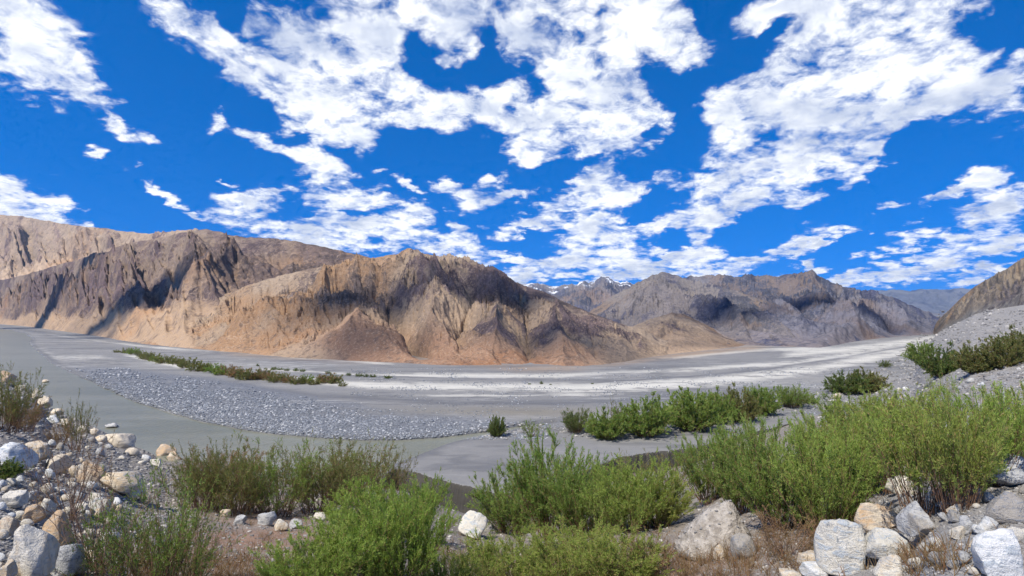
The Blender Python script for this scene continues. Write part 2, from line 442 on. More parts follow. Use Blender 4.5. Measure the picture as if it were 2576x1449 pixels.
def floor_mat():
    m, g, b = material('river_flat_sand', 0.92, 0.15)
    co = g.add('ShaderNodeTexCoord').outputs['Object']
    pale, dark, mud, grav, warm = g.attr('pale'), g.attr('dark'), g.attr('mud'), g.attr('gravel'), g.attr('warm')
    n1 = g.noise(g.mapping(co, scale=(0.012, 0.05, 1)), 1.0, 6, 0.6)
    n2 = g.noise(co, 0.35, 6, 0.65); n3 = g.noise(co, 2.4, 5, 0.7)
    col = g.mix(g.step(n1, 0.36, 0.64), (0.198, 0.197, 0.195), (0.25, 0.246, 0.236))
    col = g.mix(g.math('MULTIPLY', pale, g.step(g.math('ADD', n2, g.math('MULTIPLY_ADD', pale, 0.6, -0.3)), 0.30, 0.55)), col, (0.56, 0.54, 0.48))
    col = g.mix(g.math('MULTIPLY', dark, g.math('MULTIPLY_ADD', n2, 0.8, 0.5), clamp=True), col, (0.11, 0.114, 0.125))
    col = g.mix(g.math('MULTIPLY', warm, g.math('MULTIPLY_ADD', n2, 0.8, 0.5), clamp=True), col, (0.32, 0.225, 0.145))
    col = g.mix(g.math('MULTIPLY', grav, 0.85), col, g.mix(g.step(n3, 0.4, 0.6), (0.10, 0.11, 0.13), (0.19, 0.20, 0.22)))
    col = g.mix(g.math('MULTIPLY', mud, 0.8), col, (0.20, 0.182, 0.145))
    col = g.mix(g.math('MULTIPLY', g.step(n3, 0.55, 0.72), 0.35), col, (0.14, 0.14, 0.14))
    n5 = g.noise(g.mapping(co, scale=(0.10, 0.22, 1)), 1.0, 7, 0.72)
    bd = g.noise(g.mapping(co, rot=(0, 0, 0.12), scale=(0.010, 0.045, 1)), 1.0, 5, 0.6, dist=0.7)      # braids of old channels
    br = g.step(g.math('ABSOLUTE', g.math('SUBTRACT', bd, 0.5)), 0.035, 0.0)
    col = g.mix(g.math('MULTIPLY', br, g.math('SUBTRACT', 0.6, g.math('MULTIPLY', grav, 0.6))), col, (0.115, 0.118, 0.125))
    br2 = g.step(g.math('ABSOLUTE', g.math('SUBTRACT', bd, 0.60)), 0.02, 0.0)
    col = g.mix(g.math('MULTIPLY', br2, 0.5), col, (0.40, 0.395, 0.375))
    col = g.mix(g.math('MULTIPLY', g.step(n5, 0.51, 0.67), 0.45), col, (0.125, 0.128, 0.138))
    col = g.mix(g.math('MULTIPLY', g.step(n5, 0.46, 0.30), 0.35), col, (0.38, 0.375, 0.36))
    gz = g.add('ShaderNodeSeparateXYZ'); g.put(gz.inputs[0], g.add('ShaderNodeNewGeometry').outputs['True Normal'])
    col = g.mix(g.math('MULTIPLY', g.attr('cut'), g.step(gz.outputs[2], 0.85, 0.6)), col, g.mix(n5, (0.035, 0.033, 0.03), (0.09, 0.085, 0.075)))      # near-black paint for the shade under the shelf edge
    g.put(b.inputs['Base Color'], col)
    g.put(b.inputs['Normal'], g.bump(g.math('ADD', g.math('MULTIPLY', n2, 0.6), g.math('MULTIPLY', n3, 0.25)), 0.6, 0.25))
    return m


def near_mat():
    m, g, b = material('bank_soil', 0.95, 0.1)
    co = g.add('ShaderNodeTexCoord').outputs['Object']
    br = g.attr('brown'); gy = g.attr('stony')
    n1 = g.noise(co, 0.5, 5, 0.6); n2 = g.noise(co, 3.2, 6, 0.7); n3 = g.noise(co, 16, 4, 0.7)
    col = g.mix(g.step(n1, 0.35, 0.65), (0.275, 0.245, 0.21), (0.20, 0.178, 0.155))
    col = g.mix(g.math('MULTIPLY', br, g.step(n1, 0.2, 0.62), clamp=True), col, (0.30, 0.185, 0.125))
    col = g.mix(g.math('MULTIPLY', gy, g.step(n2, 0.35, 0.62)), col, (0.30, 0.30, 0.30))
    col = g.mix(g.math('MULTIPLY', g.step(n2, 0.55, 0.72), 0.5), col, (0.15, 0.13, 0.11))
    col = g.mix(g.math('MULTIPLY', g.step(n3, 0.5, 0.66), 0.45), col, (0.36, 0.34, 0.31))
    g.put(b.inputs['Base Color'], col)
    g.put(b.inputs['Normal'], g.bump(g.math('ADD', g.math('MULTIPLY', n2, 0.5), g.math('MULTIPLY', n3, 0.35)), 0.9, 0.1))
    return m


def water_mat():
    m, g, b = material('silty_river_water', 0.16, 0.3)
    co = g.add('ShaderNodeTexCoord').outputs['Object']
    n = g.noise(g.mapping(co, rot=(0, 0, 0.5), scale=(0.025, 0.16, 1)), 1.0, 6, 0.62, dist=0.6)
    g.put(b.inputs['Base Color'], g.mix(g.step(n, 0.3, 0.7), (0.155, 0.16, 0.118), (0.215, 0.215, 0.168)))
    w = g.noise(g.mapping(co, scale=(1.2, 0.5, 1)), 1.0, 4, 0.6, dist=0.5)
    g.put(b.inputs['Normal'], g.bump(w, 0.7, 0.16))
    b.inputs['IOR'].default_value = 1.33
    g.put(b.inputs['Roughness'], 0.28)
    return m


M = {}
M['tan'] = mountain_mat('tan_rock_slope', (0.50, 0.365, 0.25), (0.30, 0.215, 0.16), (0.14, 0.105, 0.088), (0.53, 0.39, 0.265), 0.12)
M['dark'] = mountain_mat('dark_rock_slope', (0.29, 0.21, 0.155), (0.175, 0.127, 0.108), (0.095, 0.073, 0.067), (0.42, 0.295, 0.19), 0.25)
M['hill'] = mountain_mat('scree_hill', (0.38, 0.278, 0.188), (0.19, 0.142, 0.117), (0.09, 0.071, 0.064), (0.29, 0.172, 0.108), 1.0)
M['brown'] = mountain_mat('brown_spur', (0.28, 0.205, 0.145), (0.16, 0.122, 0.102), (0.08, 0.066, 0.062), (0.42, 0.30, 0.20), 0.9)
M['violet'] = mountain_mat('violet_grey_mountain', (0.17, 0.168, 0.20), (0.095, 0.103, 0.14), (0.052, 0.059, 0.085), (0.215, 0.185, 0.18), 0.55)  # blue cast in the rock colour stands in for haze
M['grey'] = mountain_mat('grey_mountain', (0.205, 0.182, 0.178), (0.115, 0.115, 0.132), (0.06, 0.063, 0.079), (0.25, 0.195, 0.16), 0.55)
M['blue'] = mountain_mat('far_mountain', (0.19, 0.20, 0.235), (0.11, 0.13, 0.175), (0.06, 0.07, 0.10), (0.20, 0.2, 0.21), 0.06)  # distance haze painted in: the rock itself is coloured bluish
M['snow'] = mountain_mat('snowy_mountain', (0.25, 0.22, 0.21), (0.13, 0.125, 0.14), (0.065, 0.065, 0.08), (0.30, 0.22, 0.17), 0.09, True)
M['right'] = mountain_mat('earth_hillside', (0.245, 0.20, 0.15), (0.16, 0.138, 0.115), (0.085, 0.076, 0.068), (0.23, 0.215, 0.19), 0.8)
M['floor'] = floor_mat(); M['near'] = near_mat(); M['water'] = water_mat()
M['rock'] = rock_mat('pale_boulder_stone', (0.72, 0.67, 0.57), (0.60, 0.48, 0.33), (0.53, 0.51, 0.47))
M['rock_tan'] = rock_mat('tan_boulder_stone', (0.66, 0.58, 0.46), (0.56, 0.40, 0.25), (0.44, 0.39, 0.33))
M['rock_grey'] = rock_mat('grey_boulder_stone', (0.48, 0.48, 0.47), (0.36, 0.33, 0.29), (0.24, 0.25, 0.27))
M['rock_blue'] = rock_mat('blue_white_boulder_stone', (0.72, 0.72, 0.70), (0.60, 0.57, 0.50), (0.44, 0.48, 0.51))


def pebble_mat(name, c1, c2, c3):
    m, g, b = material(name, 0.85, 0.2)
    t = g.attr('tint'); n = g.noise(g.add('ShaderNodeTexCoord').outputs['Object'], 4.0, 3, 0.6)
    col = g.mix(g.math('MULTIPLY', t, t), c1, c2)
    col = g.mix(g.step(t, 0.86, 0.9), col, c3)
    g.put(b.inputs['Base Color'], g.mix(g.math('MULTIPLY', n, 0.5), col, tuple(0.6 * q for q in c1)))
    return m


M['pebble'] = pebble_mat('gravel_stone', (0.175, 0.19, 0.212), (0.40, 0.42, 0.45), (0.56, 0.56, 0.56))
M['pebble_warm'] = pebble_mat('bank_stone', (0.20, 0.195, 0.19), (0.46, 0.44, 0.41), (0.58, 0.55, 0.50))
M['stem'] = plain_mat('shrub_stem_bark', (0.15, 0.085, 0.05), (0.23, 0.14, 0.09), 8, 0.9, 0)
M['stem_grey'] = plain_mat('dead_stem_bark', (0.22, 0.14, 0.10), (0.30, 0.21, 0.16), 8, 0.9, 0)
M['lf_bright'] = leaf_mat('bright_green_leaf', (0.33, 0.45, 0.09), (0.13, 0.215, 0.045), (0.42, 0.32, 0.14), 0.08)
M['lf_green'] = leaf_mat('mid_green_leaf', (0.26, 0.38, 0.08), (0.09, 0.16, 0.034), (0.36, 0.26, 0.12), 0.10)
M['lf_yellow'] = leaf_mat('yellow_green_leaf', (0.34, 0.43, 0.09), (0.14, 0.20, 0.042), (0.42, 0.31, 0.14), 0.14)
M['lf_olive'] = leaf_mat('olive_leaf', (0.23, 0.27, 0.08), (0.09, 0.11, 0.038), (0.30, 0.20, 0.105), 0.20)
M['lf_dark'] = leaf_mat('dark_green_leaf', (0.16, 0.24, 0.06), (0.055, 0.098, 0.028), (0.25, 0.17, 0.085), 0.13)
M['lf_brown'] = leaf_mat('russet_leaf', (0.30, 0.22, 0.10), (0.17, 0.12, 0.06), (0.36, 0.20, 0.11), 0.35)
M['dry'] = leaf_mat('dry_grass_blade', (0.30, 0.22, 0.12), (0.20, 0.13, 0.07), (0.25, 0.13, 0.07), 0.3)

# ------------------------------------------------------------------ the large setting
BASE = [(-900, 812), (0, 815), (100, 830), (300, 862), (500, 885), (700, 903), (900, 915), (1100, 925), (1300, 930), (1450, 930),
        (1550, 920), (1700, 896), (1800, 884), (1935, 873), (2068, 879), (2120, 868), (2185, 857), (2346, 843), (2400, 841), (3300, 838)]


def mountain(name, mat, sky, x0, x1, nx, nt, ridge, base=BASE, base_depth=None, base_z=0.0, relief=0.22, wl=40.0,
             prof=1.12, tw=1.0, jag=1.0, seed=0.0, skirt=None, crag=None, snow=None, label=None, carve=None, shear=0.0, crests=(), smooth_base=True):
    """a mountain face: ridge line and foot line with real distances, spurs and gullies worn into the face, back slope behind"""
    px = np.linspace(x0, x1, nx)
    ys = ip(sky, px)
    Dr = ip(ridge, px) if isinstance(ridge, list) else np.full(nx, float(ridge))
    if base_depth is None:
        Db = (HC - base_z) * FX / (ip(base, px) - CY)
    else:
        Db = ip(base_depth, px) if isinstance(base_depth, list) else np.full(nx, float(base_depth))
    wn_ = max(3, nx // 9) | 1; kr = np.hanning(wn_ + 2)[1:-1]; kr /= kr.sum()
    Db = np.convolve(np.pad(Db, wn_ // 2, mode='edge'), kr, 'valid') if smooth_base else Db
    Dr = np.convolve(np.pad(Dr, wn_ // 2, mode='edge'), kr, 'valid')
    Dr = np.maximum(Dr, Db * 1.05)
    zb = ip(base_z, px) if isinstance(base_z, list) else np.full(nx, float(base_z))
    t = np.concatenate([[-0.06, -0.02], np.linspace(0, 1, nt), [1.04, 1.12, 1.3, 1.7]])
    zr = HC + Dr * (CY - ys) / FX
    zr = zr + jag * Dr * 0.0022 * fbm(px * 0.035 + seed, px * 0 + seed, 5, 0.62)
    T = t[:, None] * np.ones((1, nx)); tc = np.clip(T, 0, 1); PXg = px[None, :] * np.ones_like(T)
    Y = Db + (Dr - Db) * T
    U = (px - CX) / FX
    # distance along the face and down it
    arc = np.concatenate([[0], np.cumsum(np.hypot(np.diff(U * (Db + Dr) / 2), np.diff((Db + Dr) / 2)))])
    face = np.hypot(Dr - Db, zr - zb)
    uu = arc[None, :] * np.ones_like(T); vv = (1 - T) * face[None, :]
    h = np.maximum(zr - zb, 0.5)
    wx = fbm(uu / wl * 0.5 + seed, vv / wl * 0.5, 4) * 0.8
    us = uu + 0.4 * vv * np.sin(uu / (wl * 5) + seed) + shear * vv
    wide = ridged(us / (wl * 3.0) + wx * 0.8 + seed, vv / (wl * 3.6) * tw + seed * 2, 3, 0.5) - 0.45
    wgt = np.clip(tc, 0, 1) ** 0.8 * (1 - tc ** 5)
    z = zb + h * tc ** prof + 2.0 * relief * h * wide * wgt
    # named spurs (+) and ravines (-), each a line down the face
    yb_ = CY + (HC - zb) / Db * FX
    for (line, width, hgt_) in crests:
        tl = [((ip([(x_, y_) for x_, y_ in zip(px, yb_)], q[0]) - q[1]) / max(6.0, ip([(x_, y_) for x_, y_ in zip(px, yb_)], q[0]) - ip(sky, q[0])), q[0]) for q in line]
        tl.sort()
        cx_ = np.interp(tc, [q[0] for q in tl], [q[1] for q in tl]) + 14 * fbm(tc * 6 + seed, PXg * 0.01, 3)
        ends = sm(tc, tl[0][0] - 0.12, tl[0][0] + 0.08) * sm(tc, tl[-1][0] + 0.14, tl[-1][0] - 0.04)
        dd = np.abs(PXg - cx_) / width
        z += 0.95 * hgt_ * h * np.exp(-dd * 1.4) * ends * np.minimum(1, 1.8 * (1.0 - tc)) * sm(tc, 0, .12)
    du = np.gradient(uu, axis=1); dv = np.minimum(np.gradient(vv, axis=0), -1e-3)
    amp = relief * 0.75; fq = 1.0 / wl; rel = np.zeros_like(z); wsum = 0
    for oc in range(5):
        gu = np.gradient(z, axis=1) / du; gv = np.gradient(z, axis=0) / dv
        gl = np.hypot(gu, gv) + 1e-6
        e, ex, ey = gullies(uu * fq + seed * 7, vv * fq * 0.8 + seed * 3, -gv / gl * 0.85, gu / gl * 0.85)
        keep = wgt * sm(tc, 0.02, 0.30 if oc < 2 else 0.42) * np.minimum(1, 4 * (1.02 - tc))
        z = z + amp * h * 0.5 * e * keep
        rel = rel + e * 0.6 ** oc; wsum += 0.6 ** oc
        amp *= 0.55; fq *= 1.9
    rel = rel / wsum
    z += 0.02 * h * fbm(uu / wl * 6, vv / wl * 6, 4, 0.6) * np.minimum(1, 6 * (1 - tc)) * sm(tc, 0, 0.2)
    if carve is not None:
        z = z + carve(px[None, :] * np.ones_like(T), T) * h
    z = np.where(T > 1, zr - (T - 1) * h * 1.1, z)
    z = np.where(T < 0, zb + T * 40 * 0.5, z)
    X = U[None, :] * Y
    v = np.stack([X, Y, z], -1).reshape(-1, 3)
    nr = len(t)
    me = mesh_np(name, v, grid_faces(nr, nx))
    attrv(me, 'slope_uv', np.stack([uu, vv, 0 * uu], -1).reshape(-1, 3))
    attr(me, 'up', tc)
    PX = px[None, :] * np.ones_like(T)
    PY = CY - (z - HC) / Y * FX
    cr = rel * 0.75 * sm(tc, 0.1, 0.4) + (crag(PX, PY, tc) if crag else 0.0)
    attr(me, 'crag', cr)
    attr(me, 'skirt', np.clip(skirt(PX, PY, tc) if skirt else sm(tc, 0.22, 0.02), 0, 1))
    if snow: attr(me, 'snow', snow(PX, PY, tc))
    return obj(name, me, M[mat], label=label, kind='structure')


def blob(PX, PY, x, y, rx, ry):
    return np.exp(-((PX - x) / rx) ** 2 - ((PY - y) / ry) ** 2)


# far ground sheet that reaches the horizon, under everything
gme = mesh_np('ground', [(-16000, -9000, -2.2), (16000, -9000, -2.2), (16000, 16000, -2.2), (-16000, 16000, -2.2)], [(0, 1, 2, 3)])
gmat = plain_mat('far_plain_sand', (0.30, 0.28, 0.25), (0.36, 0.33, 0.29), 0.01, 0.95, 0)
obj('ground', gme, gmat, label='bare sandy plain under the valley reaching to the horizon', kind='structure')

mountain('tan_mountain', 'tan',
         [(-900, 470), (-400, 505), (0, 540), (60, 545), (130, 558), (210, 570), (260, 574), (310, 582), (380, 588), (440, 582), (500, 580), (560, 596), (620, 640), (700, 720)],
         -900, 700, 420, 150, [(-900, 2000), (0, 1650), (400, 1050), (700, 760)], base_depth=[(-900, 1400), (0, 1150), (200, 900), (400, 640), (700, 420)],
         relief=0.24, wl=110, seed=3.1, jag=1.4, shear=0.9, crag=lambda X, Y, t: 0.05 * sm(t, 0.45, 0.62) - 0.35 * sm(t, 0.55, 0.3),
         skirt=lambda X, Y, t: sm(t, 0.55, 0.35), label='tan mountain at the far left with worn crags above smooth scree')
mountain('dark_mountain', 'dark',
         [(-900, 800), (-300, 770), (0, 706), (100, 680), (200, 652), (270, 632), (330, 612), (420, 594), (470, 583), (520, 577), (548, 582), (580, 592), (640, 597), (700, 600),
          (770, 612), (850, 628), (920, 645), (1000, 665), (1100, 700), (1250, 780)],
         -900, 1250, 560, 170, [(-900, 1600), (0, 1300), (200, 700), (500, 470), (800, 440), (1250, 400)],
         base_depth=[(-900, 1420), (0, 1140), (100, 565), (300, 276), (500, 201), (700, 250), (1250, 260)],
         relief=0.27, wl=52, seed=8.7, jag=1.6, shear=0.6,
         crests=[([(520, 585), (430, 640), (300, 700), (120, 770)], 55, 0.20), ([(560, 590), (560, 650), (480, 720), (400, 790)], 45, -0.18), ([(700, 602), (640, 660), (560, 740), (470, 820)], 55, 0.20), ([(770, 612), (760, 660), (700, 690)], 40, -0.16),
                 ([(850, 630), (800, 660), (740, 690)], 35, 0.14), ([(330, 620), (220, 690), (60, 760)], 40, -0.12)],
         crag=lambda X, Y, t: 0.16 + 0.30 * blob(X, Y, 250, 720, 260, 55) + 0.25 * blob(X, Y, 800, 630, 200, 30) - 0.35 * blob(X, Y, 420, 680, 120, 22) - 0.5 * sm(t, 0.25, 0.1),  # first dark patch paints the broad cloud-shadow band as well as crags
         skirt=lambda X, Y, t: sm(t, 0.30, 0.12) + 0.9 * blob(X, Y, 350, 790, 130, 14), label='dark brown mountain ridge falling to the left end of the valley')


def hill_carve(PX, T):
    # the gully and the cone beside it on the scree hill
    g1 = 1000 + 60 * (1 - T)
    c = -0.10 * np.exp(-((PX - (1065 - 70 * T)) / (26 + 40 * T)) ** 2) * sm(T, 0.02, 0.2) * sm(T, 0.75, 0.4)
    c += 0.10 * np.clip(1 - np.abs(PX - 900) / 190, 0, 1) * sm(T, 0.0, 0.22) * sm(T, 0.55, 0.25)
    # furrows of scree that flare at the foot
    fur = np.sin((PX + 30 * np.sin(T * 5)) * 0.072 + 1.2 * np.sin(PX * 0.017)) * 0.014 * sm(PX, 1050, 1150) * sm(PX, 1560, 1450) * sm(T, 0.02, 0.2) * sm(T, 0.8, 0.5)
    return c + fur


mountain('scree_hill', 'hill',
         [(330, 868), (420, 820), (480, 785), (560, 742), (640, 712), (700, 694), (780, 676), (850, 664), (930, 650), (1000, 637), (1035, 633), (1080, 640), (1150, 650), (1200, 664),
          (1240, 682), (1277, 703), (1320, 718), (1360, 731), (1427, 763), (1494, 790), (1561, 814), (1611, 828), (1661, 852), (1715, 876), (1760, 886)],
         330, 1760, 760, 230, [(330, 270), (500, 285), (700, 270), (1000, 255), (1300, 225), (1500, 195), (1760, 208)],
         relief=0.33, wl=20, seed=1.7, jag=1.6, prof=1.25, carve=hill_carve, shear=0.3,
         crests=[([(1035, 640), (960, 690), (860, 730), (740, 775), (600, 840)], 55, 0.20), ([(850, 668), (800, 720), (700, 790), (560, 870)], 40, 0.13), ([(1000, 650), (940, 730), (990, 800), (1060, 868)], 42, -0.24),
                 ([(1190, 665), (1140, 720), (1095, 790), (1090, 850)], 45, 0.20), ([(1215, 680), (1190, 760), (1150, 840)], 30, -0.15), ([(1290, 712), (1255, 790), (1240, 880)], 38, 0.18), ([(1330, 735), (1320, 810), (1330, 890)], 26, -0.13),
                 ([(1427, 768), (1400, 830), (1420, 905)], 36, 0.16), ([(1500, 795), (1480, 850), (1500, 900)], 24, -0.12), ([(1570, 820), (1560, 870), (1580, 905)], 30, 0.12), ([(640, 715), (620, 780), (560, 850)], 30, -0.12), ([(950, 800), (900, 850), (860, 890)], 60, 0.14)],
         crag=lambda X, Y, t: (0.55 * blob(X, Y, 900, 745, 150, 28) + 0.6 * blob(X, Y, 1230, 720, 170, 40) + 0.4 * blob(X, Y, 1400, 800, 150, 45) + 0.25 * blob(X, Y, 1480, 840, 90, 40)  # dark patches paint the hill's cloud shadows as well as crags
                               - 0.45 * blob(X, Y, 760, 800, 300, 45) - 0.35 * blob(X, Y, 1150, 770, 60, 40) + 0.1 * sm(t, 0.75, 0.95) - 0.45 * sm(t, 0.35, 0.1)),
         skirt=lambda X, Y, t: 0.9 * sm(t, 0.45, 0.15) * sm(X, 780, 900) * sm(X, 1560, 1450) + 0.75 * blob(X, Y, 900, 855, 170, 30), label='broad scree covered hill behind the river flats, middle of the valley')
mountain('brown_spur', 'brown',
         [(1440, 905), (1500, 868), (1560, 838), (1610, 812), (1650, 798), (1690, 786), (1720, 790), (1770, 814), (1817, 838), (1870, 856), (1931, 872), (1960, 875)],
         1440, 1960, 240, 110, [(1440, 190), (1700, 290), (1960, 260)], base=[(1440, 925), (1550, 918), (1700, 896), (1800, 884), (1935, 874), (1960, 875)],
         relief=0.2, wl=22, seed=5.5, skirt=lambda X, Y, t: sm(t, 0.22, 0.06), crag=lambda X, Y, t: 0.15 * sm(t, 0.3, 0.8) - 0.1, label='brown spur in front of the grey mountain')
mountain('grey_mountain', 'grey',
         [(1380, 850), (1440, 810), (1487, 782), (1544, 742), (1594, 719), (1640, 692), (1671, 685), (1700, 692), (1740, 706), (1790, 716), (1850, 731), (1931, 757), (2000, 790), (2060, 834), (2105, 880)],
         1380, 2105, 380, 150, [(1380, 390), (1671, 410), (1931, 350), (2105, 270)], base_depth=[(1380, 330), (1700, 270), (1935, 232), (2068, 215), (2105, 225)],
         relief=0.3, wl=30, seed=2.2, jag=2.4, shear=-0.7,
         crests=[([(1671, 690), (1720, 730), (1800, 780), (1880, 840)], 34, 0.22), ([(1671, 690), (1640, 740), (1590, 800)], 30, 0.18), ([(1720, 705), (1790, 750), (1860, 810), (1940, 865)], 30, -0.18), ([(1790, 718), (1880, 770), (1990, 845)], 34, 0.18)], crag=lambda X, Y, t: 0.12 + 0.3 * blob(X, Y, 1800, 770, 160, 35) - 0.3 * blob(X, Y, 1640, 760, 70, 40), label='grey pyramid shaped mountain right of the scree hill')  # dark crag patch also paints the cloud shadow across this face
mountain('long_grey_mountain', 'violet',
         [(1560, 735), (1640, 712), (1717, 700), (1784, 696), (1851, 699), (1918, 699), (1951, 697), (1985, 690), (2001, 687), (2030, 688), (2051, 693), (2085, 706), (2108, 719), (2168, 729), (2219, 739),
          (2280, 760), (2330, 782), (2380, 806), (2440, 830), (2500, 850)],
         1560, 2500, 420, 170, [(1560, 600), (2000, 500), (2200, 500), (2380, 520), (2500, 560)], base_depth=[(1560, 420), (1900, 240), (2068, 214), (2120, 250), (2185, 300), (2346, 397), (2380, 410), (2500, 450)],
         relief=0.32, wl=34, seed=6.4, jag=2.6, shear=-0.8,
         crests=[([(2005, 690), (2060, 740), (2130, 810), (2170, 850)], 34, 0.22), ([(1930, 700), (2000, 750), (2060, 820)], 30, -0.16), ([(2090, 708), (2170, 770), (2260, 835)], 34, -0.18), ([(2170, 730), (2230, 775), (2300, 830)], 30, 0.18), ([(1850, 700), (1910, 740), (1980, 790)], 30, 0.16)], crag=lambda X, Y, t: 0.10 + 0.2 * sm(t, 0.6, 0.95), label='long grey mountain closing the right end of the valley')
mountain('blue_ridge', 'blue', [(1900, 745), (2100, 738), (2200, 731), (2239, 728), (2290, 731), (2319, 726), (2360, 729), (2419, 725), (2480, 729), (2560, 722), (2700, 728), (3200, 735)],
         1900, 3200, 260, 60, 5200, base_depth=3200, relief=0.3, wl=330, seed=4.4, jag=1.6, label='distant blue mountain ridge behind the right end of the valley')
mountain('snow_peaks', 'snow', [(1150, 740), (1240, 716), (1277, 708), (1310, 716), (1344, 712), (1370, 714), (1394, 721), (1420, 715), (1444, 717), (1470, 711), (1494, 714), (1506, 701), (1514, 694), (1522, 699), (1531, 695), (1547, 707),
                                 (1560, 712), (1575, 708), (1594, 713), (1640, 718), (1760, 705), (1800, 702), (1900, 715)],
         1150, 1900, 420, 110, 3300, base_depth=1700, relief=0.34, wl=170, seed=9.9, jag=2.6, tw=1.2,
         crag=lambda X, Y, t: 0.2 + 0 * t, snow=lambda X, Y, t: 0.47 * sm(t, 0.6, 0.97) + 0 * X, label='jagged far peaks dusted with snow between the hill and the grey mountain')

# near bank: a slope from the viewer's feet down to the shore, rising to the right into the talus
NEAR_TOP = [  # column, row of its far edge, height of the ground there (None: take depth instead)
    (-700, 905, -.5, None), (0, 930, -.5, None), (60, 964, -.5, None), (130, 1027, -.5, None), (230, 1070, -.5, None), (330, 1120, -.5, None), (430, 1157, -.5, None), (600, 1190, -.5, None),
    (900, 1215, -.6, None), (1000, 1232, -.9, None), (1030, 1240, -.9, None), (1130, 1280, -1.0, None), (1230, 1310, -1.0, None), (1300, 1310, -1.0, None), (1450, 1250, -.8, None),
    (1560, 1196, -.7, None), (1750, 1166, -.6, None), (1850, 1112, -.3, None), (2000, 1062, -.2, None), (2080, 1038, -.1, None), (2200, 988, 0, None), (2300, 932, .2, None),
    (2352, 846, 0, None), (2390, 822, None, 370), (2446, 794, None, 300), (2486, 784, None, 270), (2576, 768, None, 220), (3000, 715, None, 170)]


def near_columns(px):
    xs = np.array([r[0] for r in NEAR_TOP], float)
    D = np.array([(HC - r[2]) * FX / (r[1] - CY) if r[3] is None else r[3] for r in NEAR_TOP])
    Z = np.array([r[2] if r[3] is None else HC + r[3] * (CY - r[1]) / FX for r in NEAR_TOP])
    return np.exp(np.interp(px, xs, np.log(D))), np.interp(px, xs, Z)


def build_near():
    nx, nr = 620, 300
    px = np.linspace(-700, 3000, nx)
    D, Z = near_columns(px)
    q = np.linspace(0, 1, nr)[:, None]
    inv = 1 / 1.2 + (1 / (D * 1.0) - 1 / 1.2) * q          # even in 1/depth: even in the view
    # more rows far away than plain perspective needs
    Y = 1 / inv
    f = Y / D
    z = (HC - 1.75) + (Z - (HC - 1.75)) * f
    U = (px - CX) / FX
    X = U * Y
    amp = np.clip(Y, 1, 40)
    z = z + 0.020 * amp * fbm(X * 0.16, Y * 0.16, 4) * sm(f, 1.0, 0.85) + 0.012 * np.minimum(amp, 15) * fbm(X * 0.8 + 5, Y * 0.8, 4, 0.6) * sm(f, 1.0, 0.9)
    # beyond the edge it dips under water and sand
    ext = []
    for k, dz in ((1.03, -0.5), (1.10, -2.0)):
        flat = (Z > 1.0)
        ext.append(np.stack([U * D * k, D * k, Z + dz + flat * (3.0 if k < 1.05 else 6.0) * 0.4], -1))
    v = np.concatenate([np.stack([X, Y, z], -1)] + [x_[None] for x_ in ext], 0)
    R = v.shape[0]
    me = mesh_np('near_bank', v.reshape(-1, 3), grid_faces(R, nx))
    PX = np.broadcast_to(px, (R, nx)); YY = v[..., 1]
    PY = CY - (v[..., 2] - HC) / YY * FX
    brown = 0.95 * blob(PX, PY, 640, 1360, 240, 90) + 0.6 * blob(PX, PY, 1600, 1420, 330, 70) + 0.4 * blob(PX, PY, 90, 1090, 90, 60) + 0.35 * blob(PX, PY, 2000, 1330, 200, 60)
    stony = sm(PX, 1950, 2250) + 0.6 * sm(PX, 420, 250)
    attr(me, 'brown', np.clip(brown, 0, 1)); attr(me, 'stony', np.clip(stony, 0, 1))
    return obj('near_bank', me, M['near'], label='stony bank sloping from the viewer down to the river', kind='structure')


near = build_near()
BV = BVHTree.FromPolygons([tuple(v.co) for v in near.data.vertices], [tuple(p.vertices) for p in near.data.polygons])

# valley floor with the river bed sunk into it
RIVER = [(-1500, 812), (-300, 818), (0, 825), (60, 838), (82, 852), (76, 866), (97, 888), (134, 917), (187, 941), (260, 975), (340, 1011), (430, 1041), (520, 1063), (600, 1079), (700, 1094), (800, 1102),
         (900, 1107), (1000, 1107), (1100, 1102), (1180, 1092), (1240, 1083), (1300, 1073), (1400, 1062), (1405, 1067), (1310, 1082), (1250, 1096), (1200, 1106), (1140, 1119), (1080, 1140), (1030, 1160), (985, 1176),
         (960, 1215), (600, 1230), (400, 1210), (200, 1110), (100, 1060), (0, 980), (-300, 930), (-1500, 900)]
RIVW = np.array([[(x - CX) / FX * floor_depth(y), floor_depth(y)] for x, y in RIVER])
SHELF = [(900, 1240), (1000, 1192), (1032, 1200), (1075, 1214), (1130, 1232), (1180, 1243), (1232, 1258), (1320, 1262), (1450, 1210), (1560, 1166), (1650, 1152), (1750, 1143), (1850, 1112), (2000, 1075), (2300, 1000), (2700, 960)]


def poly_sdf(pts, poly):
    """signed distance, negative inside"""
    d2 = np.full(len(pts), 1e18); ins = np.zeros(len(pts), bool)
    x, y = pts[:, 0], pts[:, 1]
    for i in range(len(poly)):
        a, b = poly[i], poly[(i + 1) % len(poly)]
        e = b - a; w0 = x - a[0]; w1 = y - a[1]
        s = np.clip((w0 * e[0] + w1 * e[1]) / (e @ e + 1e-12), 0, 1)
        d2 = np.minimum(d2, (w0 - e[0] * s) ** 2 + (w1 - e[1] * s) ** 2)
        if abs(e[1]) > 1e-9:
            cnd = ((a[1] > y) != (b[1] > y)) & (x < e[0] * (y - a[1]) / e[1] + a[0])
            ins ^= cnd
    d = np.sqrt(d2)
    return np.where(ins, -d, d)


def band(PX, PY, pts, w, val=1.0, fade=None):
    yy = ip(pts, PX)
    ww = ip(w, PX) if isinstance(w, list) else w
    r = val * np.exp(-((PY - yy) / ww) ** 2)
    x0, x1 = pts[0][0], pts[-1][0]
    return r * sm(PX, x0 - 30, x0 + 60) * sm(PX, x1 + 30, x1 - 60)


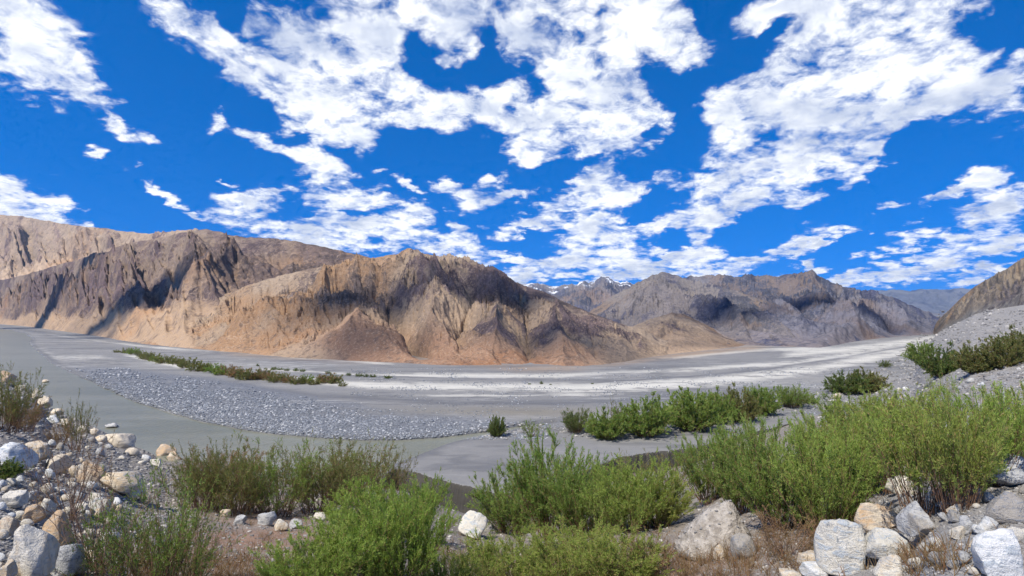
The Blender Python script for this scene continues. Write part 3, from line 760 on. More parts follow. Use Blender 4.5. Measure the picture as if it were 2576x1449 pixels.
def build_floor():
    px = np.concatenate([np.linspace(-3000, -120, 60)[:-1], np.linspace(-120, 2700, 900), np.linspace(2700, 5000, 40)[1:]])
    py = np.concatenate([np.linspace(1300, 1000, 190)[:-1], np.linspace(1000, 870, 130)[:-1], np.linspace(870, 812, 60)[:-1], [810, 808, 806, 804, 802.5]])
    PX, PY = np.meshgrid(px, py)
    Y = floor_depth(PY); X = (PX - CX) / FX * Y
    wob = np.minimum(1.2, Y * 0.006)
    pts = np.stack([X + wob * fbm(X * 0.12, Y * 0.12, 4), Y + wob * 1.2 * fbm(X * 0.12 + 9, Y * 0.12, 4)], -1).reshape(-1, 2)
    sd_ = poly_sdf(pts, RIVW).reshape(PX.shape)
    z = -0.9 + 1.25 * sm(sd_, -0.9, 0.35) + 0.12 * sm(sd_, 0.3, 6)
    z += sm(sd_, 0.5, 4) * (0.10 * fbm(X * 0.05, Y * 0.09, 4) + 0.05 * fbm(X * 0.5, Y * 0.5, 3))
    # low terraces: old channels cut a hand's breadth into the flat
    tl = [([(600, 925), (1000, 945), (1500, 962), (1900, 934), (2340, 862)], 6, -0.35), ([(900, 1000), (1300, 1016), (1700, 1006), (2200, 950)], 9, -0.25)]
    for pts_, w_, dz in tl:
        z += band(PX, PY, pts_, w_, dz)
    shelf = ip(SHELF, PX) + 4.0 * fbm(PX * 0.03, PX * 0 + 2, 4, 0.6)
    sh = sm(PY, shelf - 2.0, shelf + 1.0) * sm(PX, 930, 990)
    z = z * (1 - sh) + (-1.9) * sh
    me = mesh_np('valley_floor', np.stack([X, Y, z], -1).reshape(-1, 3), grid_faces(*PX.shape))
    n = fbm(PX * 0.012, PY * 0.06, 4)
    PYn = PY + 1.8 * n
    pale = (band(PX, PYn, [(100, 838), (250, 858), (400, 878), (560, 886), (800, 907), (1000, 921)], 4, 0.9)
            + band(PX, PYn, [(300, 893), (450, 925), (700, 957), (900, 975), (1150, 981), (1450, 984), (1750, 970), (2050, 935), (2350, 872)], [(300, 6), (900, 9), (1300, 13), (1800, 16), (2350, 10)], 0.95)
            + band(PX, PYn, [(640, 930), (900, 945), (1100, 947), (1400, 950), (1700, 936), (2000, 916), (2330, 868)], 5, 0.9)
            + band(PX, PYn, [(1000, 1000), (1300, 1003), (1600, 998)], 2.5, 0.6)
            + band(PX, PYn, [(1480, 920), (1700, 903), (1900, 884), (2080, 878)], 5, 0.8)
            + band(PX, PYn, [(1950, 900), (2150, 880), (2330, 856), (2420, 850)], 9, 0.9)
            + band(PX, PYn, [(80, 852), (100, 880), (140, 902), (300, 905)], 9, 0.5))
    dark = (band(PX, PYn, [(500, 965), (800, 1003), (1100, 1018), (1400, 1018), (1700, 1006), (2000, 980)], [(500, 4), (1100, 9), (2000, 9)], 0.75)
            + band(PX, PYn, [(1450, 970), (1700, 954), (1900, 934), (2100, 905), (2340, 862)], 3.5, 0.8)
            + band(PX, PYn, [(0, 822), (160, 845), (290, 862), (480, 880), (700, 898)], 4, 0.8)  # dark strip painted for the shade and trees of the far left bank
            + 0.5 * band(PX, PYn, [(700, 925), (900, 932), (1100, 936), (1500, 942), (1900, 912)], 9, 0.7)
            + 0.8 * np.exp(-(sd_ / 1.2) ** 2))
    mud = 0.9 * blob(PX, PY, 1330, 1045, 210, 13) + 0.35 * blob(PX, PY, 1000, 1045, 250, 14)
    gr = sm(sd_, 0.2, 2.5) * sm(PYn, ip(GRAV_TOP, PX) - 4, ip(GRAV_TOP, PX) + 10) * sm(PX, 150, 230) * sm(PX, 1380, 1180) * sm(PYn, 1112, 1104)
    warm = (0.9 * band(PX, PYn, [(1500, 925), (1700, 899), (1850, 882), (1940, 876)], 7, 0.9) + 0.7 * band(PX, PYn, [(550, 888), (850, 909), (1080, 905), (1300, 932), (1480, 930)], 9, 0.8))
    attr(me, 'cut', sm(PY, shelf - 7, shelf - 4) * sm(PX, 930, 990)); attr(me, 'pale', np.clip(pale, 0, 1)); attr(me, 'dark', np.clip(dark, 0, 1)); attr(me, 'mud', np.clip(mud, 0, 1)); attr(me, 'gravel', np.clip(gr, 0, 1)); attr(me, 'warm', np.clip(warm, 0, 1))  # cut masks the painted shade on the shelf's step face
    return obj('valley_floor', me, M['floor'], label='flat valley floor of grey silt and pale sand', kind='structure')


GRAV_TOP = [(150, 925), (300, 925), (450, 945), (600, 965), (800, 1005), (1000, 1040), (1200, 1055), (1400, 1064)]
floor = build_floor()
BVF = BVHTree.FromPolygons([tuple(v.co) for v in floor.data.vertices], [tuple(p.vertices) for p in floor.data.polygons])

WAT = []
for i, (x, y) in enumerate(RIVER):             # the sheet runs a little way under both banks
    if i < 22: y = y - min(7.0, 0.045 * (y - CY))
    elif i < 31: y = y + 7.0
    WAT.append(((x - CX) / FX * floor_depth(y), floor_depth(y), 0.0))
wme = bpy.data.meshes.new('river'); wme.from_pydata(WAT, [], [tuple(range(len(WAT)))]); wme.update()
obj('river', wme, M['water'], label='grey green silty river curving along the near bank', kind='structure')

# right hillside above the talus
mountain('right_hillside', 'right',
         [(2346, 842), (2352, 818), (2364, 800), (2386, 782), (2419, 748), (2453, 720), (2519, 684), (2576, 648), (2700, 560), (3000, 420)],
         2346, 3000, 260, 120, [(2346, 430), (2400, 420), (2576, 330), (3000, 260)], base_depth=[(2346, 402), (2390, 372), (2446, 301), (2576, 221), (3000, 171)],
         base_z=[(2346, -.5), (2390, 6.0), (2446, 13.0), (2486, 14.8), (2576, 16.8), (3000, 22)], smooth_base=False, relief=0.34, wl=17, shear=0.5, seed=7.7, jag=0.9, prof=0.9,
         skirt=lambda X, Y, t: sm(t, 0.25, 0.05), crag=lambda X, Y, t: 0.15 * t - 0.05 + 0.5 * blob(X, Y, 2560, 750, 60, 40), label='bare earth hillside rising at the right edge')


# ------------------------------------------------------------------ placing things
def at(px, py, prefer=None):
    """the point of the ground seen along a survey line"""
    d = Vector(((px - CX) / FX, 1.0, (CY - py) / FX)).normalized(); o = Vector((0, 0, HC))
    best = None
    for bv in (BV, BVF):
        h = bv.ray_cast(o, d)
        if h[0] is not None and (best is None or h[3] < best[3]): best = h
    if best is None:
        return P(px, py, floor_depth(max(py, 830)))
    if best[0].z < -0.02:                      # under water: the surface counts
        k = -HC / d.z
        return o + d * k if k < best[3] else best[0]
    return best[0]


def ground_z(x, y):
    z = -99
    for bv in (BV, BVF):
        h = bv.ray_cast(Vector((x, y, 200)), Vector((0, 0, -1)))
        if h[0] is not None: z = max(z, h[0].z)
    return z


# ------------------------------------------------------------------ rocks
def ico(sub):
    import bmesh
    bm = bmesh.new(); bmesh.ops.create_icosphere(bm, subdivisions=sub, radius=1.0)
    v = np.array([q.co[:] for q in bm.verts]); f = np.array([[w.index for w in p.verts] for p in bm.faces]); bm.free()
    return v, f


ICO1, ICO2, ICO4 = ico(1), ico(2), ico(4)


def rock_mesh(seed, sub=4, cuts=9, soft=0.5):
    r = np.random.default_rng(seed)
    v, f = (ICO4 if sub == 4 else ICO2); v = v.copy()
    for k in range(cuts):                                    # broken faces
        n = r.normal(size=3); n /= np.linalg.norm(n)
        lim = r.uniform(0.45, 0.85)
        d = v @ n; ov = np.maximum(0, d - lim)
        v -= ov[:, None] * n * (1 - 0.12 * soft)
    s = r.uniform(0, 50)
    nrm = v / np.linalg.norm(v, axis=1)[:, None]
    w = fbm(nrm[:, 0] * 1.3 + s, nrm[:, 1] * 1.3 + nrm[:, 2] * 1.1, 3) * 0.14 + fbm(nrm[:, 0] * 5 + s, nrm[:, 2] * 5 + nrm[:, 1] * 4, 4, 0.6) * 0.045
    w += ridged(nrm[:, 2] * 1.7 + s, nrm[:, 0] * 1.5 - nrm[:, 1], 3) * 0.05
    v += nrm * w[:, None]
    v[:, 2] = np.where(v[:, 2] < -0.35, -0.35 + (v[:, 2] + 0.35) * 0.3, v[:, 2])
    v[:, 0] /= np.abs(v[:, 0]).max(); v[:, 1] /= np.abs(v[:, 1]).max()
    zmin, zmax = v[:, 2].min(), v[:, 2].max()
    v[:, 2] = (v[:, 2] - zmin) / (zmax - zmin)               # 0..1, base at 0
    return mesh_np('boulder', v, f)


ROCKS = [rock_mesh(100 + i, 4, 8 + i % 7, (i % 3) * 0.5) for i in range(12)]
ROCKS_S = [rock_mesh(300 + i, 2, 5 + i % 5) for i in range(10)]


TO_LABEL = []


def boulder(name, px, py, w, h, mat, label, group=None, which=None, turn=None, tilt=0.0, small=False, cat='boulder', sink=0.12):
    """px, py: middle of its foot; w, h on the plan of the view"""
    p = at(px, py)
    k = p.y / FX
    pool = ROCKS_S if small else ROCKS
    me = pool[(which if which is not None else random.randrange(99)) % len(pool)]
    o = bpy.data.objects.new(name, me); COL.objects.link(o)
    if not me.materials: me.materials.append(M['rock'])
    o.material_slots[0].link = 'OBJECT'; o.material_slots[0].material = M[mat]
    sw, shh = w * k / 2, h * k
    o.scale = (sw, sw * random.uniform(0.75, 1.0), shh * (1 + sink))
    o.rotation_euler = (tilt * 0.4 + random.uniform(-.08, .08), tilt, turn if turn is not None else random.uniform(-.35, .35) + random.choice((0, math.pi)))
    o.location = (p.x, p.y + sw * 0.45, p.z - shh * sink)
    tag(o, label, cat, group)
    if group: TO_LABEL.append((o, px, py, w, mat, group))
    return o


B = boulder
# left bank
B('boulder', 58, 1452, 140, 128, 'rock', 'largest rounded cream boulder in the lower left corner', which=0)
B('boulder', 150, 1452, 78, 78, 'rock_grey', 'grey boulder wedged right of the large cream corner boulder', which=1)
B('boulder', 132, 1368, 96, 78, 'rock_tan', 'tan boulder just above the grey one in the lower left', which=2)
B('boulder', 68, 1318, 56, 46, 'rock_tan', 'orange tan rounded boulder above the large cream boulder', which=3)
B('boulder', 8, 1345, 50, 44, 'rock_tan', 'orange boulder cut by the left edge', which=4)
B('boulder', 108, 1296, 48, 40, 'rock', 'white rounded boulder above the tan lower left boulder', which=5)
B('boulder', 20, 1275, 64, 36, 'rock', 'cream boulder at the left edge above the orange ones', which=6)
B('boulder', 12, 1452, 40, 40, 'rock', 'small pale boulder under the large cream corner boulder', which=7)
B('boulder', 285, 1235, 120, 48, 'rock', 'long cream slab boulder on the sand left of the shrubs', which=8, turn=0.3, tilt=0.12)
B('boulder', 205, 1215, 90, 50, 'rock_tan', 'tan boulder behind the long cream slab', which=9)
B('boulder', 328, 1253, 66, 36, 'rock_blue', 'bluish white angular slab below the long cream boulder', which=10, tilt=0.2)
B('boulder', 18, 1175, 90, 62, 'rock_blue', 'bluish white boulder at the left edge mid bank', which=11)
B('boulder', 85, 1158, 60, 44, 'rock', 'white boulder right of the bluish left edge boulder', which=1)
B('boulder', 130, 1190, 64, 44, 'rock_tan', 'tan boulder right of the white mid bank boulder', which=3)
B('boulder', 240, 1290, 60, 36, 'rock_blue', 'pale blue grey boulder below the long cream slab', which=4)
B('boulder', 292, 1124, 78, 36, 'rock_tan', 'flat topped tan boulder at the water edge', which=8, turn=0.1, tilt=0.16)
B('boulder', 404, 1146, 58, 26, 'rock_tan', 'brown tan boulder on the shore left of the shrub thicket', which=2)
B('boulder', 432, 1158, 36, 20, 'rock_tan', 'small tan boulder touching the shrub thicket on the shore', which=5)
B('boulder', 390, 1174, 30, 18, 'rock', 'small white boulder below the shore boulders', which=6)
B('boulder', 366, 1160, 24, 16, 'rock_blue', 'small bluish boulder left of the shore boulders', which=7)
B('rock', 280, 1076, 38, 11, 'rock_grey', 'flat grey rock standing alone in the river', which=9, cat='rock')
B('rock', 112, 962, 16, 7, 'rock', 'tiny pale rock in the river near the left bank', which=2, cat='rock', small=True)
for i, (x, y, w, h, mt) in enumerate([(12, 962, 44, 30, 'rock_tan'), (48, 990, 34, 22, 'rock'), (85, 1002, 30, 24, 'rock_tan'), (110, 1022, 34, 26, 'rock_tan'), (140, 1046, 34, 18, 'rock'), (125, 1064, 40, 18, 'rock_blue'),
                                      (160, 1072, 30, 18, 'rock'), (205, 1088, 26, 18, 'rock'), (232, 1094, 28, 16, 'rock_tan'), (250, 1112, 28, 16, 'rock'), (225, 1112, 24, 12, 'rock_grey'), (270, 1128, 22, 10, 'rock_grey'),
                                      (340, 1146, 22, 10, 'rock_blue'), (355, 1168, 20, 9, 'rock')]):
    B('shore_rock', x, y, w, h, mt, 'pale shore rock in the line along the water on the left bank', 'shore rocks on the left bank', which=i, cat='rock', small=w < 30)
# right bank
B('boulder', 2138, 1435, 132, 128, 'rock_blue', 'large white blue angular boulder standing in the lower right heap', which=10, turn=0.5, tilt=-0.08)
B('boulder', 2228, 1340, 132, 66, 'rock_tan', 'tan cream rounded boulder behind the large white blue one', which=3)
B('boulder', 2326, 1350, 108, 76, 'rock_grey', 'grey round boulder right of the tan cream boulder', which=0)
B('boulder', 2246, 1412, 118, 66, 'rock_blue', 'blue white flat slab leaning on the large white blue boulder', which=8, tilt=0.1)
B('boulder', 2250, 1456, 78, 58, 'rock', 'pale round boulder below the blue white slab', which=5)
B('boulder', 2306, 1426, 34, 18, 'rock', 'small pale stone right of the pale round boulder', which=6, small=True)
B('boulder', 2040, 1432, 68, 40, 'rock', 'low pale boulder left of the large white blue boulder', which=1)
B('boulder', 2064, 1454, 76, 34, 'rock_blue', 'bluish boulder in front of the low pale boulder', which=4)
B('boulder', 1992, 1456, 66, 20, 'rock', 'flat pale boulder on the bottom edge left of the heap', which=7)
B('boulder', 2550, 1222, 120, 76, 'rock_grey', 'dark sided boulder on the right edge beside the tall shrub', which=9)
B('boulder', 2548, 1312, 110, 70, 'rock_grey', 'big grey boulder at the right edge', which=2)
B('boulder', 2535, 1448, 160, 112, 'rock_blue', 'huge white boulder in the lower right corner', which=11)
B('boulder', 2440, 1338, 50, 36, 'rock_grey', 'grey boulder between the round boulder and the right edge', which=5)
B('boulder', 2500, 1345, 70, 34, 'rock_blue', 'flat bluish boulder below the big grey right edge boulder', which=6)
B('boulder', 2505, 1388, 70, 40, 'rock', 'pale boulder above the huge corner boulder', which=7)
B('boulder', 2560, 1362, 50, 34, 'rock', 'pale boulder cut by the right edge above the corner boulder', which=4)
B('boulder', 2268, 1242, 70, 42, 'rock', 'pale rock showing through the shrubs above the tan cream boulder', which=1)
B('boulder', 2410, 1300, 40, 30, 'rock', 'small round pale boulder under the tall right shrub', which=3)
B('boulder', 1888, 1402, 68, 54, 'rock_grey', 'dark sided grey slab tilted on the bank right of centre', which=8, tilt=0.5)
B('boulder', 1816, 1408, 40, 34, 'rock', 'white stone left of the tilted grey slab', which=2)
B('boulder', 1778, 1392, 30, 18, 'rock', 'small white stone at the foot of the gravel mound', which=6, small=True)
B('boulder', 1178, 1352, 74, 60, 'rock_blue', 'long white pointed rock between the two centre shrub clumps', which=10, turn=0.9, tilt=0.5)
B('boulder', 1228, 1346, 60, 30, 'rock_grey', 'grey rock beside the white pointed rock', which=5)
B('boulder', 2108, 1004, 26, 15, 'rock', 'single pale rock in front of the round far right shrub', which=3, small=True)
for i, (x, y, w, h) in enumerate([(620, 1290, 48, 24), (665, 1320, 50, 30), (700, 1335, 44, 26), (745, 1330, 40, 22), (800, 1310, 34, 20), (840, 1300, 44, 22), (560, 1300, 30, 16), (600, 1318, 34, 18)]):
    B('rock', x, y, w, h, 'rock_grey' if i % 2 else 'rock', 'grey weathered rock lying at the foot of the left shrub thicket', 'rocks at the foot of the left shrub thicket', which=i, cat='rock')
# the heap of pale boulders on the left bank and the boulder slope on the right
random.seed(21)
n = 0
taken = [(58, 1390, 70), (132, 1330, 50), (285, 1210, 60)]
while n < 112:
    x, y = random.uniform(-10, 330), random.uniform(1120, 1446)
    if y < 1110 + (330 - x) * 0.05 or (150 < x < 330 and y < 1180 and random.random() < 0.85) or x > 345 - (y - 1150) * 0.35: continue
    s = random.uniform(14, 40) * (0.6 + 0.5 * (y - 1120) / 320)
    if any((x - a_) ** 2 + (y - b_) ** 2 < ((s / 2 + c_) * 0.8) ** 2 for a_, b_, c_ in taken): continue
    taken.append((x, y, s / 2)); n += 1
    B('bank_rock', x, y, s * 1.25, s * random.uniform(0.6, 0.95), random.choice(['rock', 'rock', 'rock_tan', 'rock_blue', 'rock_grey', 'rock', 'rock', 'rock_blue']),
      'pale rock among the boulders heaped on the left bank', 'rocks heaped on the left bank', small=s < 30, cat='rock')
n = 0; taken = [(2138, 1390, 75), (2228, 1310, 60), (2326, 1320, 55), (2246, 1390, 60), (2535, 1400, 80)]
while n < 130:
    x, y = random.uniform(2090, 2600), random.uniform(960, 1448)
    if x < 2300 and y > 1010 and y < 1290: continue
    s = random.uniform(9, 30) * (0.45 + 0.9 * (y - 940) / 500)
    if x < 2200 and y > 1300 and random.random() < .5: continue
    if any((x - a_) ** 2 + (y - b_) ** 2 < ((s / 2 + c_) * 0.8) ** 2 for a_, b_, c_ in taken): continue
    taken.append((x, y, s / 2)); n += 1
    lab = ('grey stone on the open slope between the right hand shrubs', 'stones on the right slope') if y < 1250 else ('pale stone lying round the boulders at the lower right', 'stones round the lower right boulders')
    B('slope_rock', x, y, s * 1.25, s * random.uniform(0.6, 0.95), random.choice(['rock', 'rock_grey', 'rock_blue', 'rock_grey']), lab[0], lab[1], small=s < 30, cat='rock')


def stones(name, pts, sizes, mat, label, flat=0.6):
    """countless small stones as one mass"""
    v0, f0 = ICO1
    n_ = len(pts)
    r = np.random.default_rng(len(pts))
    ang = r.uniform(0, 6.28, n_); sc = np.stack([r.uniform(.8, 1.3, n_), r.uniform(.7, 1.0, n_), r.uniform(.4, .8, n_) * flat / 0.6], -1) * np.asarray(sizes)[:, None] / 2
    jit = 1 + r.normal(0, 0.13, (n_, len(v0), 1))
    vv = v0[None] * jit * sc[:, None, :]
    c, s = np.cos(ang)[:, None], np.sin(ang)[:, None]
    x = vv[..., 0] * c - vv[..., 1] * s; y = vv[..., 0] * s + vv[..., 1] * c
    vv = np.stack([x, y, vv[..., 2]], -1) + np.asarray(pts)[:, None, :]
    ff = (f0[None] + (np.arange(n_) * len(v0))[:, None, None]).reshape(-1, 3)
    me = mesh_np(name, vv.reshape(-1, 3), ff, smooth=False)
    attr(me, 'tint', np.repeat(r.uniform(0, 1, n_), len(v0)))
    return obj(name, me, M[mat], label=label, cat='gravel', kind='stuff')


def scatter_px(n_, x0, x1, y0, y1, keep, smin, smax, seed, power=2.0):
    r = random.Random(seed); pts = []; sz = []
    tries = 0
    while len(pts) < n_ and tries < n_ * 12:
        tries += 1
        x, y = r.uniform(x0, x1), r.uniform(y0, y1)
        if r.random() > keep(x, y): continue
        p = at(x, y)
        if p.z < 0.06 and p.y > 25 and x < 1330: continue
        s = (smin + (smax - smin) * r.random() ** power) * p.y / FX
        pts.append((p.x, p.y, p.z + s * 0.10)); sz.append(s)
    return pts, sz


def grav_keep(x, y):
    top = float(np.interp(x, [p_[0] for p_ in GRAV_TOP], [p_[1] for p_ in GRAV_TOP]))
    if y < top: return 0.0
    pt = 0.5 + 0.9 * float(pn(np.array([x * 0.02 + 3]), np.array([y * 0.06]))[0])
    return min(1, max(0.0, (y - top + 14 * (pt - 0.5)) / 46) * (0.45 + pt)) * min(1, max(0, (x - 165 - (y - 925) * 0.6) / 60 + 0.15))


pts, sz = scatter_px(21000, 165, 1380, 920, 1106, grav_keep, 2.2, 8.0, 1, 3.0)
p2, s2 = scatter_px(7000, 880, 2340, 925, 1075, lambda x, y: max(0.0, float(pn(np.array([x * 0.012]), np.array([y * 0.07]))[0]) * 1.6 + 0.12), 2.0, 5.0, 8, 3)
pts += p2; sz += s2
stones('gravel_bar_stones', pts, sz, 'pebble', 'grey blue river cobbles covering the gravel bar and strewn over the flats')
pts, sz = scatter_px(6500, -10, 460, 930, 1446, lambda x, y: 1.0 if y > 935 + x * 0.55 else 0.0, 4, 14, 2, 3)
stones('bank_gravel', pts, sz, 'pebble_warm', 'small pale stones strewn between the boulders of the left bank')
pts, sz = scatter_px(9000, 2060, 2590, 780, 1448, lambda x, y: 1.0 if y > 1035 - (x - 2060) * 0.75 or x > 2360 else 0.0, 3.5, 12, 3, 3)
stones('slope_gravel', pts, sz, 'pebble_warm', 'small grey stones covering the right hand slope')
pts, sz = scatter_px(7000, 450, 2100, 1255, 1448, lambda x, y: 0.7, 2.5, 12, 4, 4)
stones('foreground_gravel', pts, sz, 'pebble_warm', 'scattered pebbles on the soil below the shrubs in front')
pts, sz = scatter_px(1500, 1200, 2130, 985, 1105, lambda x, y: math.exp(-((y - np.interp(x, [1200, 1400, 1600, 1850, 2130], [1092, 1080, 1075, 1045, 995])) / 14) ** 2), 4, 11, 5, 3)
stones('shrub_row_gravel', pts, sz, 'pebble_warm', 'pale stones along the row of shrubs beside the side channel')


# ------------------------------------------------------------------ shrubs
def unit(v):
    return v / (np.linalg.norm(v, axis=-1, keepdims=True) + 1e-9)


def tubes(p0, p1, r0, r1):
    """three sided tapered bars"""
    d = unit(p1 - p0); up = np.where(np.abs(d[:, 2:3]) > .9, [[1., 0, 0]], [[0, 0, 1.]])
    a_ = unit(np.cross(d, up)); b_ = np.cross(d, a_)
    n_ = len(p0); vs = []
    for p, r in ((p0, r0), (p1, r1)):
        for k in range(3):
            an = 2.0944 * k
            vs.append(p + (a_ * math.cos(an) + b_ * math.sin(an)) * r[:, None])
    v = np.stack(vs, 1).reshape(-1, 3)
    base = (np.arange(n_) * 6)[:, None]
    f = np.concatenate([np.stack([base[:, 0] + k, base[:, 0] + (k + 1) % 3, base[:, 0] + 3 + (k + 1) % 3, base[:, 0] + 3 + k], -1) for k in range(3)])
    return v, f


def shrub_mesh(seed, stems=80, shoots=12, leaves=22, tilt=50, base=0.14, s0=0.25, leaf=0.034, lw=0.30, shoot=0.2, thick=0.006, wig=0.03, round_=0.0, width=1.0, droop=0.10, lenvar=0.35):
    r = np.random.default_rng(seed)
    K = 7
    az = r.uniform(0, 2 * np.pi, stems); th = np.radians(tilt) * np.sqrt(r.uniform(0.0, 1, stems)); L = r.uniform(1 - lenvar, 1.0, stems)
    L = L * (1 - round_ * 0.35 * (th / np.radians(tilt)) ** 2)
    rb = base * np.sqrt(r.uniform(0, 1, stems)); ab = az + r.normal(0, .8, stems)
    b0 = np.stack([rb * np.cos(ab), rb * np.sin(ab), np.full(stems, -0.02)], -1)
    s = np.linspace(0, 1, K)
    hx = L[:, None] * np.sin(th)[:, None] * (s ** 0.95) * width; hz = L[:, None] * (np.cos(th)[:, None] * s - droop * (s ** 2.2) * np.sin(th)[:, None])
    pts = b0[:, None, :] + np.stack([hx * np.cos(az)[:, None], hx * np.sin(az)[:, None], hz], -1)
    wg = np.cumsum(r.normal(0, wig, (stems, K, 3)), 1) * s[None, :, None]; pts = pts + wg
    # stems
    r0 = thick * (1.1 - s[:-1])[None] * L[:, None]; r1 = thick * (1.1 - s[1:])[None] * L[:, None]
    sv, sf = tubes(pts[:, :-1].reshape(-1, 3), pts[:, 1:].reshape(-1, 3), np.maximum(r0.ravel(), .0012), np.maximum(r1.ravel(), .001))
    # side shoots
    q = s0 + (1 - s0) * r.uniform(0, 1, (stems, shoots)) ** 0.85
    q[:, 0] = 0.97
    i0 = np.clip((q * (K - 1)).astype(int), 0, K - 2); fr = q * (K - 1) - i0
    si = np.arange(stems)[:, None]
    sp = pts[si, i0] * (1 - fr[..., None]) + pts[si, i0 + 1] * fr[..., None]
    tg = unit(pts[si, i0 + 1] - pts[si, i0])
    dr = unit(tg + r.normal(0, 0.55, tg.shape) + np.array([0, 0, 0.35])); dr[:, 0] = unit(tg[:, 0] + r.normal(0, .1, tg[:, 0].shape))
    sl = shoot * r.uniform(.5, 1.1, q.shape) * (1.15 - 0.6 * q)
    sp = sp.reshape(-1, 3); dr = dr.reshape(-1, 3); sl = sl.ravel(); qq = q.ravel()
    ev = sp + dr * sl[:, None]
    tv, tf = tubes(sp, ev, np.full(len(sp), thick * 0.28), np.full(len(sp), thick * 0.1))
    stem = mesh_np('shrub_stems', np.concatenate([sv, tv]), np.concatenate([sf, tf + len(sv)]))
    # leaf sprays on the shoots
    n_ = len(sp) * leaves
    w = r.uniform(0.05, 1.05, (len(sp), leaves))
    lp = (sp[:, None] + dr[:, None] * (sl[:, None] * w)[..., None]).reshape(-1, 3) + r.normal(0, 0.006, (n_, 3))
    ld = unit(np.repeat(dr, leaves, 0) + r.normal(0, 0.5, (n_, 3)))
    sd2 = unit(np.cross(ld, r.normal(0, 1, (n_, 3))))
    ll = leaf * r.uniform(.6, 1.3, n_)[:, None]
    p0, p2 = lp, lp + ld * ll
    mid_ = lp + ld * ll * 0.45
    p1, p3 = mid_ + sd2 * ll * lw * 0.5, mid_ - sd2 * ll * lw * 0.5
    v = np.stack([p0, p1, p2, p3], 1).reshape(-1, 3)
    f = np.arange(n_ * 4).reshape(-1, 4)
    fol = mesh_np('shrub_foliage', v, f, smooth=False)
    attr(fol, 'tint', np.repeat(r.uniform(0, 1, n_), 4)); attr(fol, 'tip', np.repeat(np.repeat(qq, leaves) ** 1.5, 4))
    allp = np.concatenate([p2, ev])
    top = np.percentile(allp[:, 2], 99.3); wid = np.percentile(np.abs(allp[:, :2]), 98) * 2
    return stem, fol, top, wid


KINDS = {
    'plume': [shrub_mesh(11 + i, 90, 14, 36, 44, s0=0.14, base=0.24, leaf=0.032, lw=0.22, shoot=0.24, thick=0.007) for i in range(3)],
    'dome': [shrub_mesh(21 + i, 130, 12, 22, 62, s0=0.15, base=0.22, leaf=0.050, lw=0.36, shoot=0.20, round_=0.6, width=1.1, thick=0.006, lenvar=0.25) for i in range(3)],
    'thicket': [shrub_mesh(31 + i, 95, 12, 22, 46, s0=0.22, base=0.30, leaf=0.028, lw=0.24, shoot=0.22, thick=0.006, wig=0.04) for i in range(3)],
    'reed': [shrub_mesh(41 + i, 100, 9, 20, 34, s0=0.42, base=0.20, leaf=0.036, lw=0.22, shoot=0.22, thick=0.0055, wig=0.02, lenvar=0.45) for i in range(2)],
    'twiggy': [shrub_mesh(51 + i, 26, 11, 5, 42, s0=0.3, base=0.08, leaf=0.022, lw=0.28, shoot=0.26, thick=0.008, wig=0.05) for i in range(2)],
    'sparse': [shrub_mesh(61 + i, 40, 12, 14, 42, s0=0.3, base=0.16, leaf=0.030, lw=0.26, shoot=0.22, thick=0.007, wig=0.04) for i in range(2)],
    'small': [shrub_mesh(71 + i, 44, 8, 10, 68, s0=0.15, base=0.25, leaf=0.085, lw=0.45, shoot=0.22, round_=0.6, width=1.1, thick=0.008) for i in range(3)],
}
_cnt = {}


def shrub(kind, px, py, w, h, leafm, label, group=None, name='shrub', lean=0.0, stemm='stem', vari=None, nudge=0.0):
    """px, py: foot; w, h: extent on the plan of the view"""
    p = at(px, py)
    k = p.y / FX
    _cnt[kind] = _cnt.get(kind, -1) + 1
    stem, fol, top, wid = KINDS[kind][(_cnt[kind] if vari is None else vari) % len(KINDS[kind])]
    e_ = bpy.data.objects.new(name, None); COL.objects.link(e_); e_.empty_display_size = 0.2
    gw, gh = {'dome': (1.08, 1.0), 'plume': (1.15, 1.02), 'thicket': (1.15, 1.05), 'small': (1.0, 0.9)}.get(kind, (1.1, 1.05))
    sw = gw * w * k / wid; shh = gh * h * k / top
    e_.location = (p.x, p.y + nudge, p.z - 0.02); e_.scale = (sw, sw * 0.9, shh)
    e_.rotation_euler = (random.uniform(-.05, .05), lean, random.uniform(0, 6.28) if not lean else random.uniform(-.3, .3))
    tag(e_, label, 'shrub', group)
    for nm, me, mt in (('stems', stem, stemm), ('foliage', fol, leafm)):
        o = bpy.data.objects.new(nm, me); COL.objects.link(o); o.parent = e_
        if not me.materials: me.materials.append(M[mt])
        o.material_slots[0].link = 'OBJECT'; o.material_slots[0].material = M[mt]
    return e_


random.seed(5)
S = shrub
# left thicket by the water
S('thicket', 505, 1282, 150, 150, 'lf_olive', 'olive shrub at the left end of the shoreline thicket')
S('thicket', 590, 1292, 190, 172, 'lf_olive', 'second shrub from the left in the shoreline thicket')
S('thicket', 690, 1296, 190, 180, 'lf_green', 'green shrub in the middle of the shoreline thicket')
S('thicket', 800, 1290, 200, 170, 'lf_olive', 'olive brown shrub right of the middle of the shoreline thicket')
S('sparse', 905, 1275, 190, 165, 'lf_olive', 'shrub with bare twig tips towards the right end of the shoreline thicket')
S('sparse', 975, 1262, 130, 145, 'lf_olive', 'rightmost twiggy shrub of the shoreline thicket above the sand')
S('thicket', 560, 1240, 170, 115, 'lf_brown', 'brownish shrub half hidden behind the left part of the thicket')
S('thicket', 860, 1250, 190, 115, 'lf_green', 'green shrub half hidden behind the right part of the thicket')
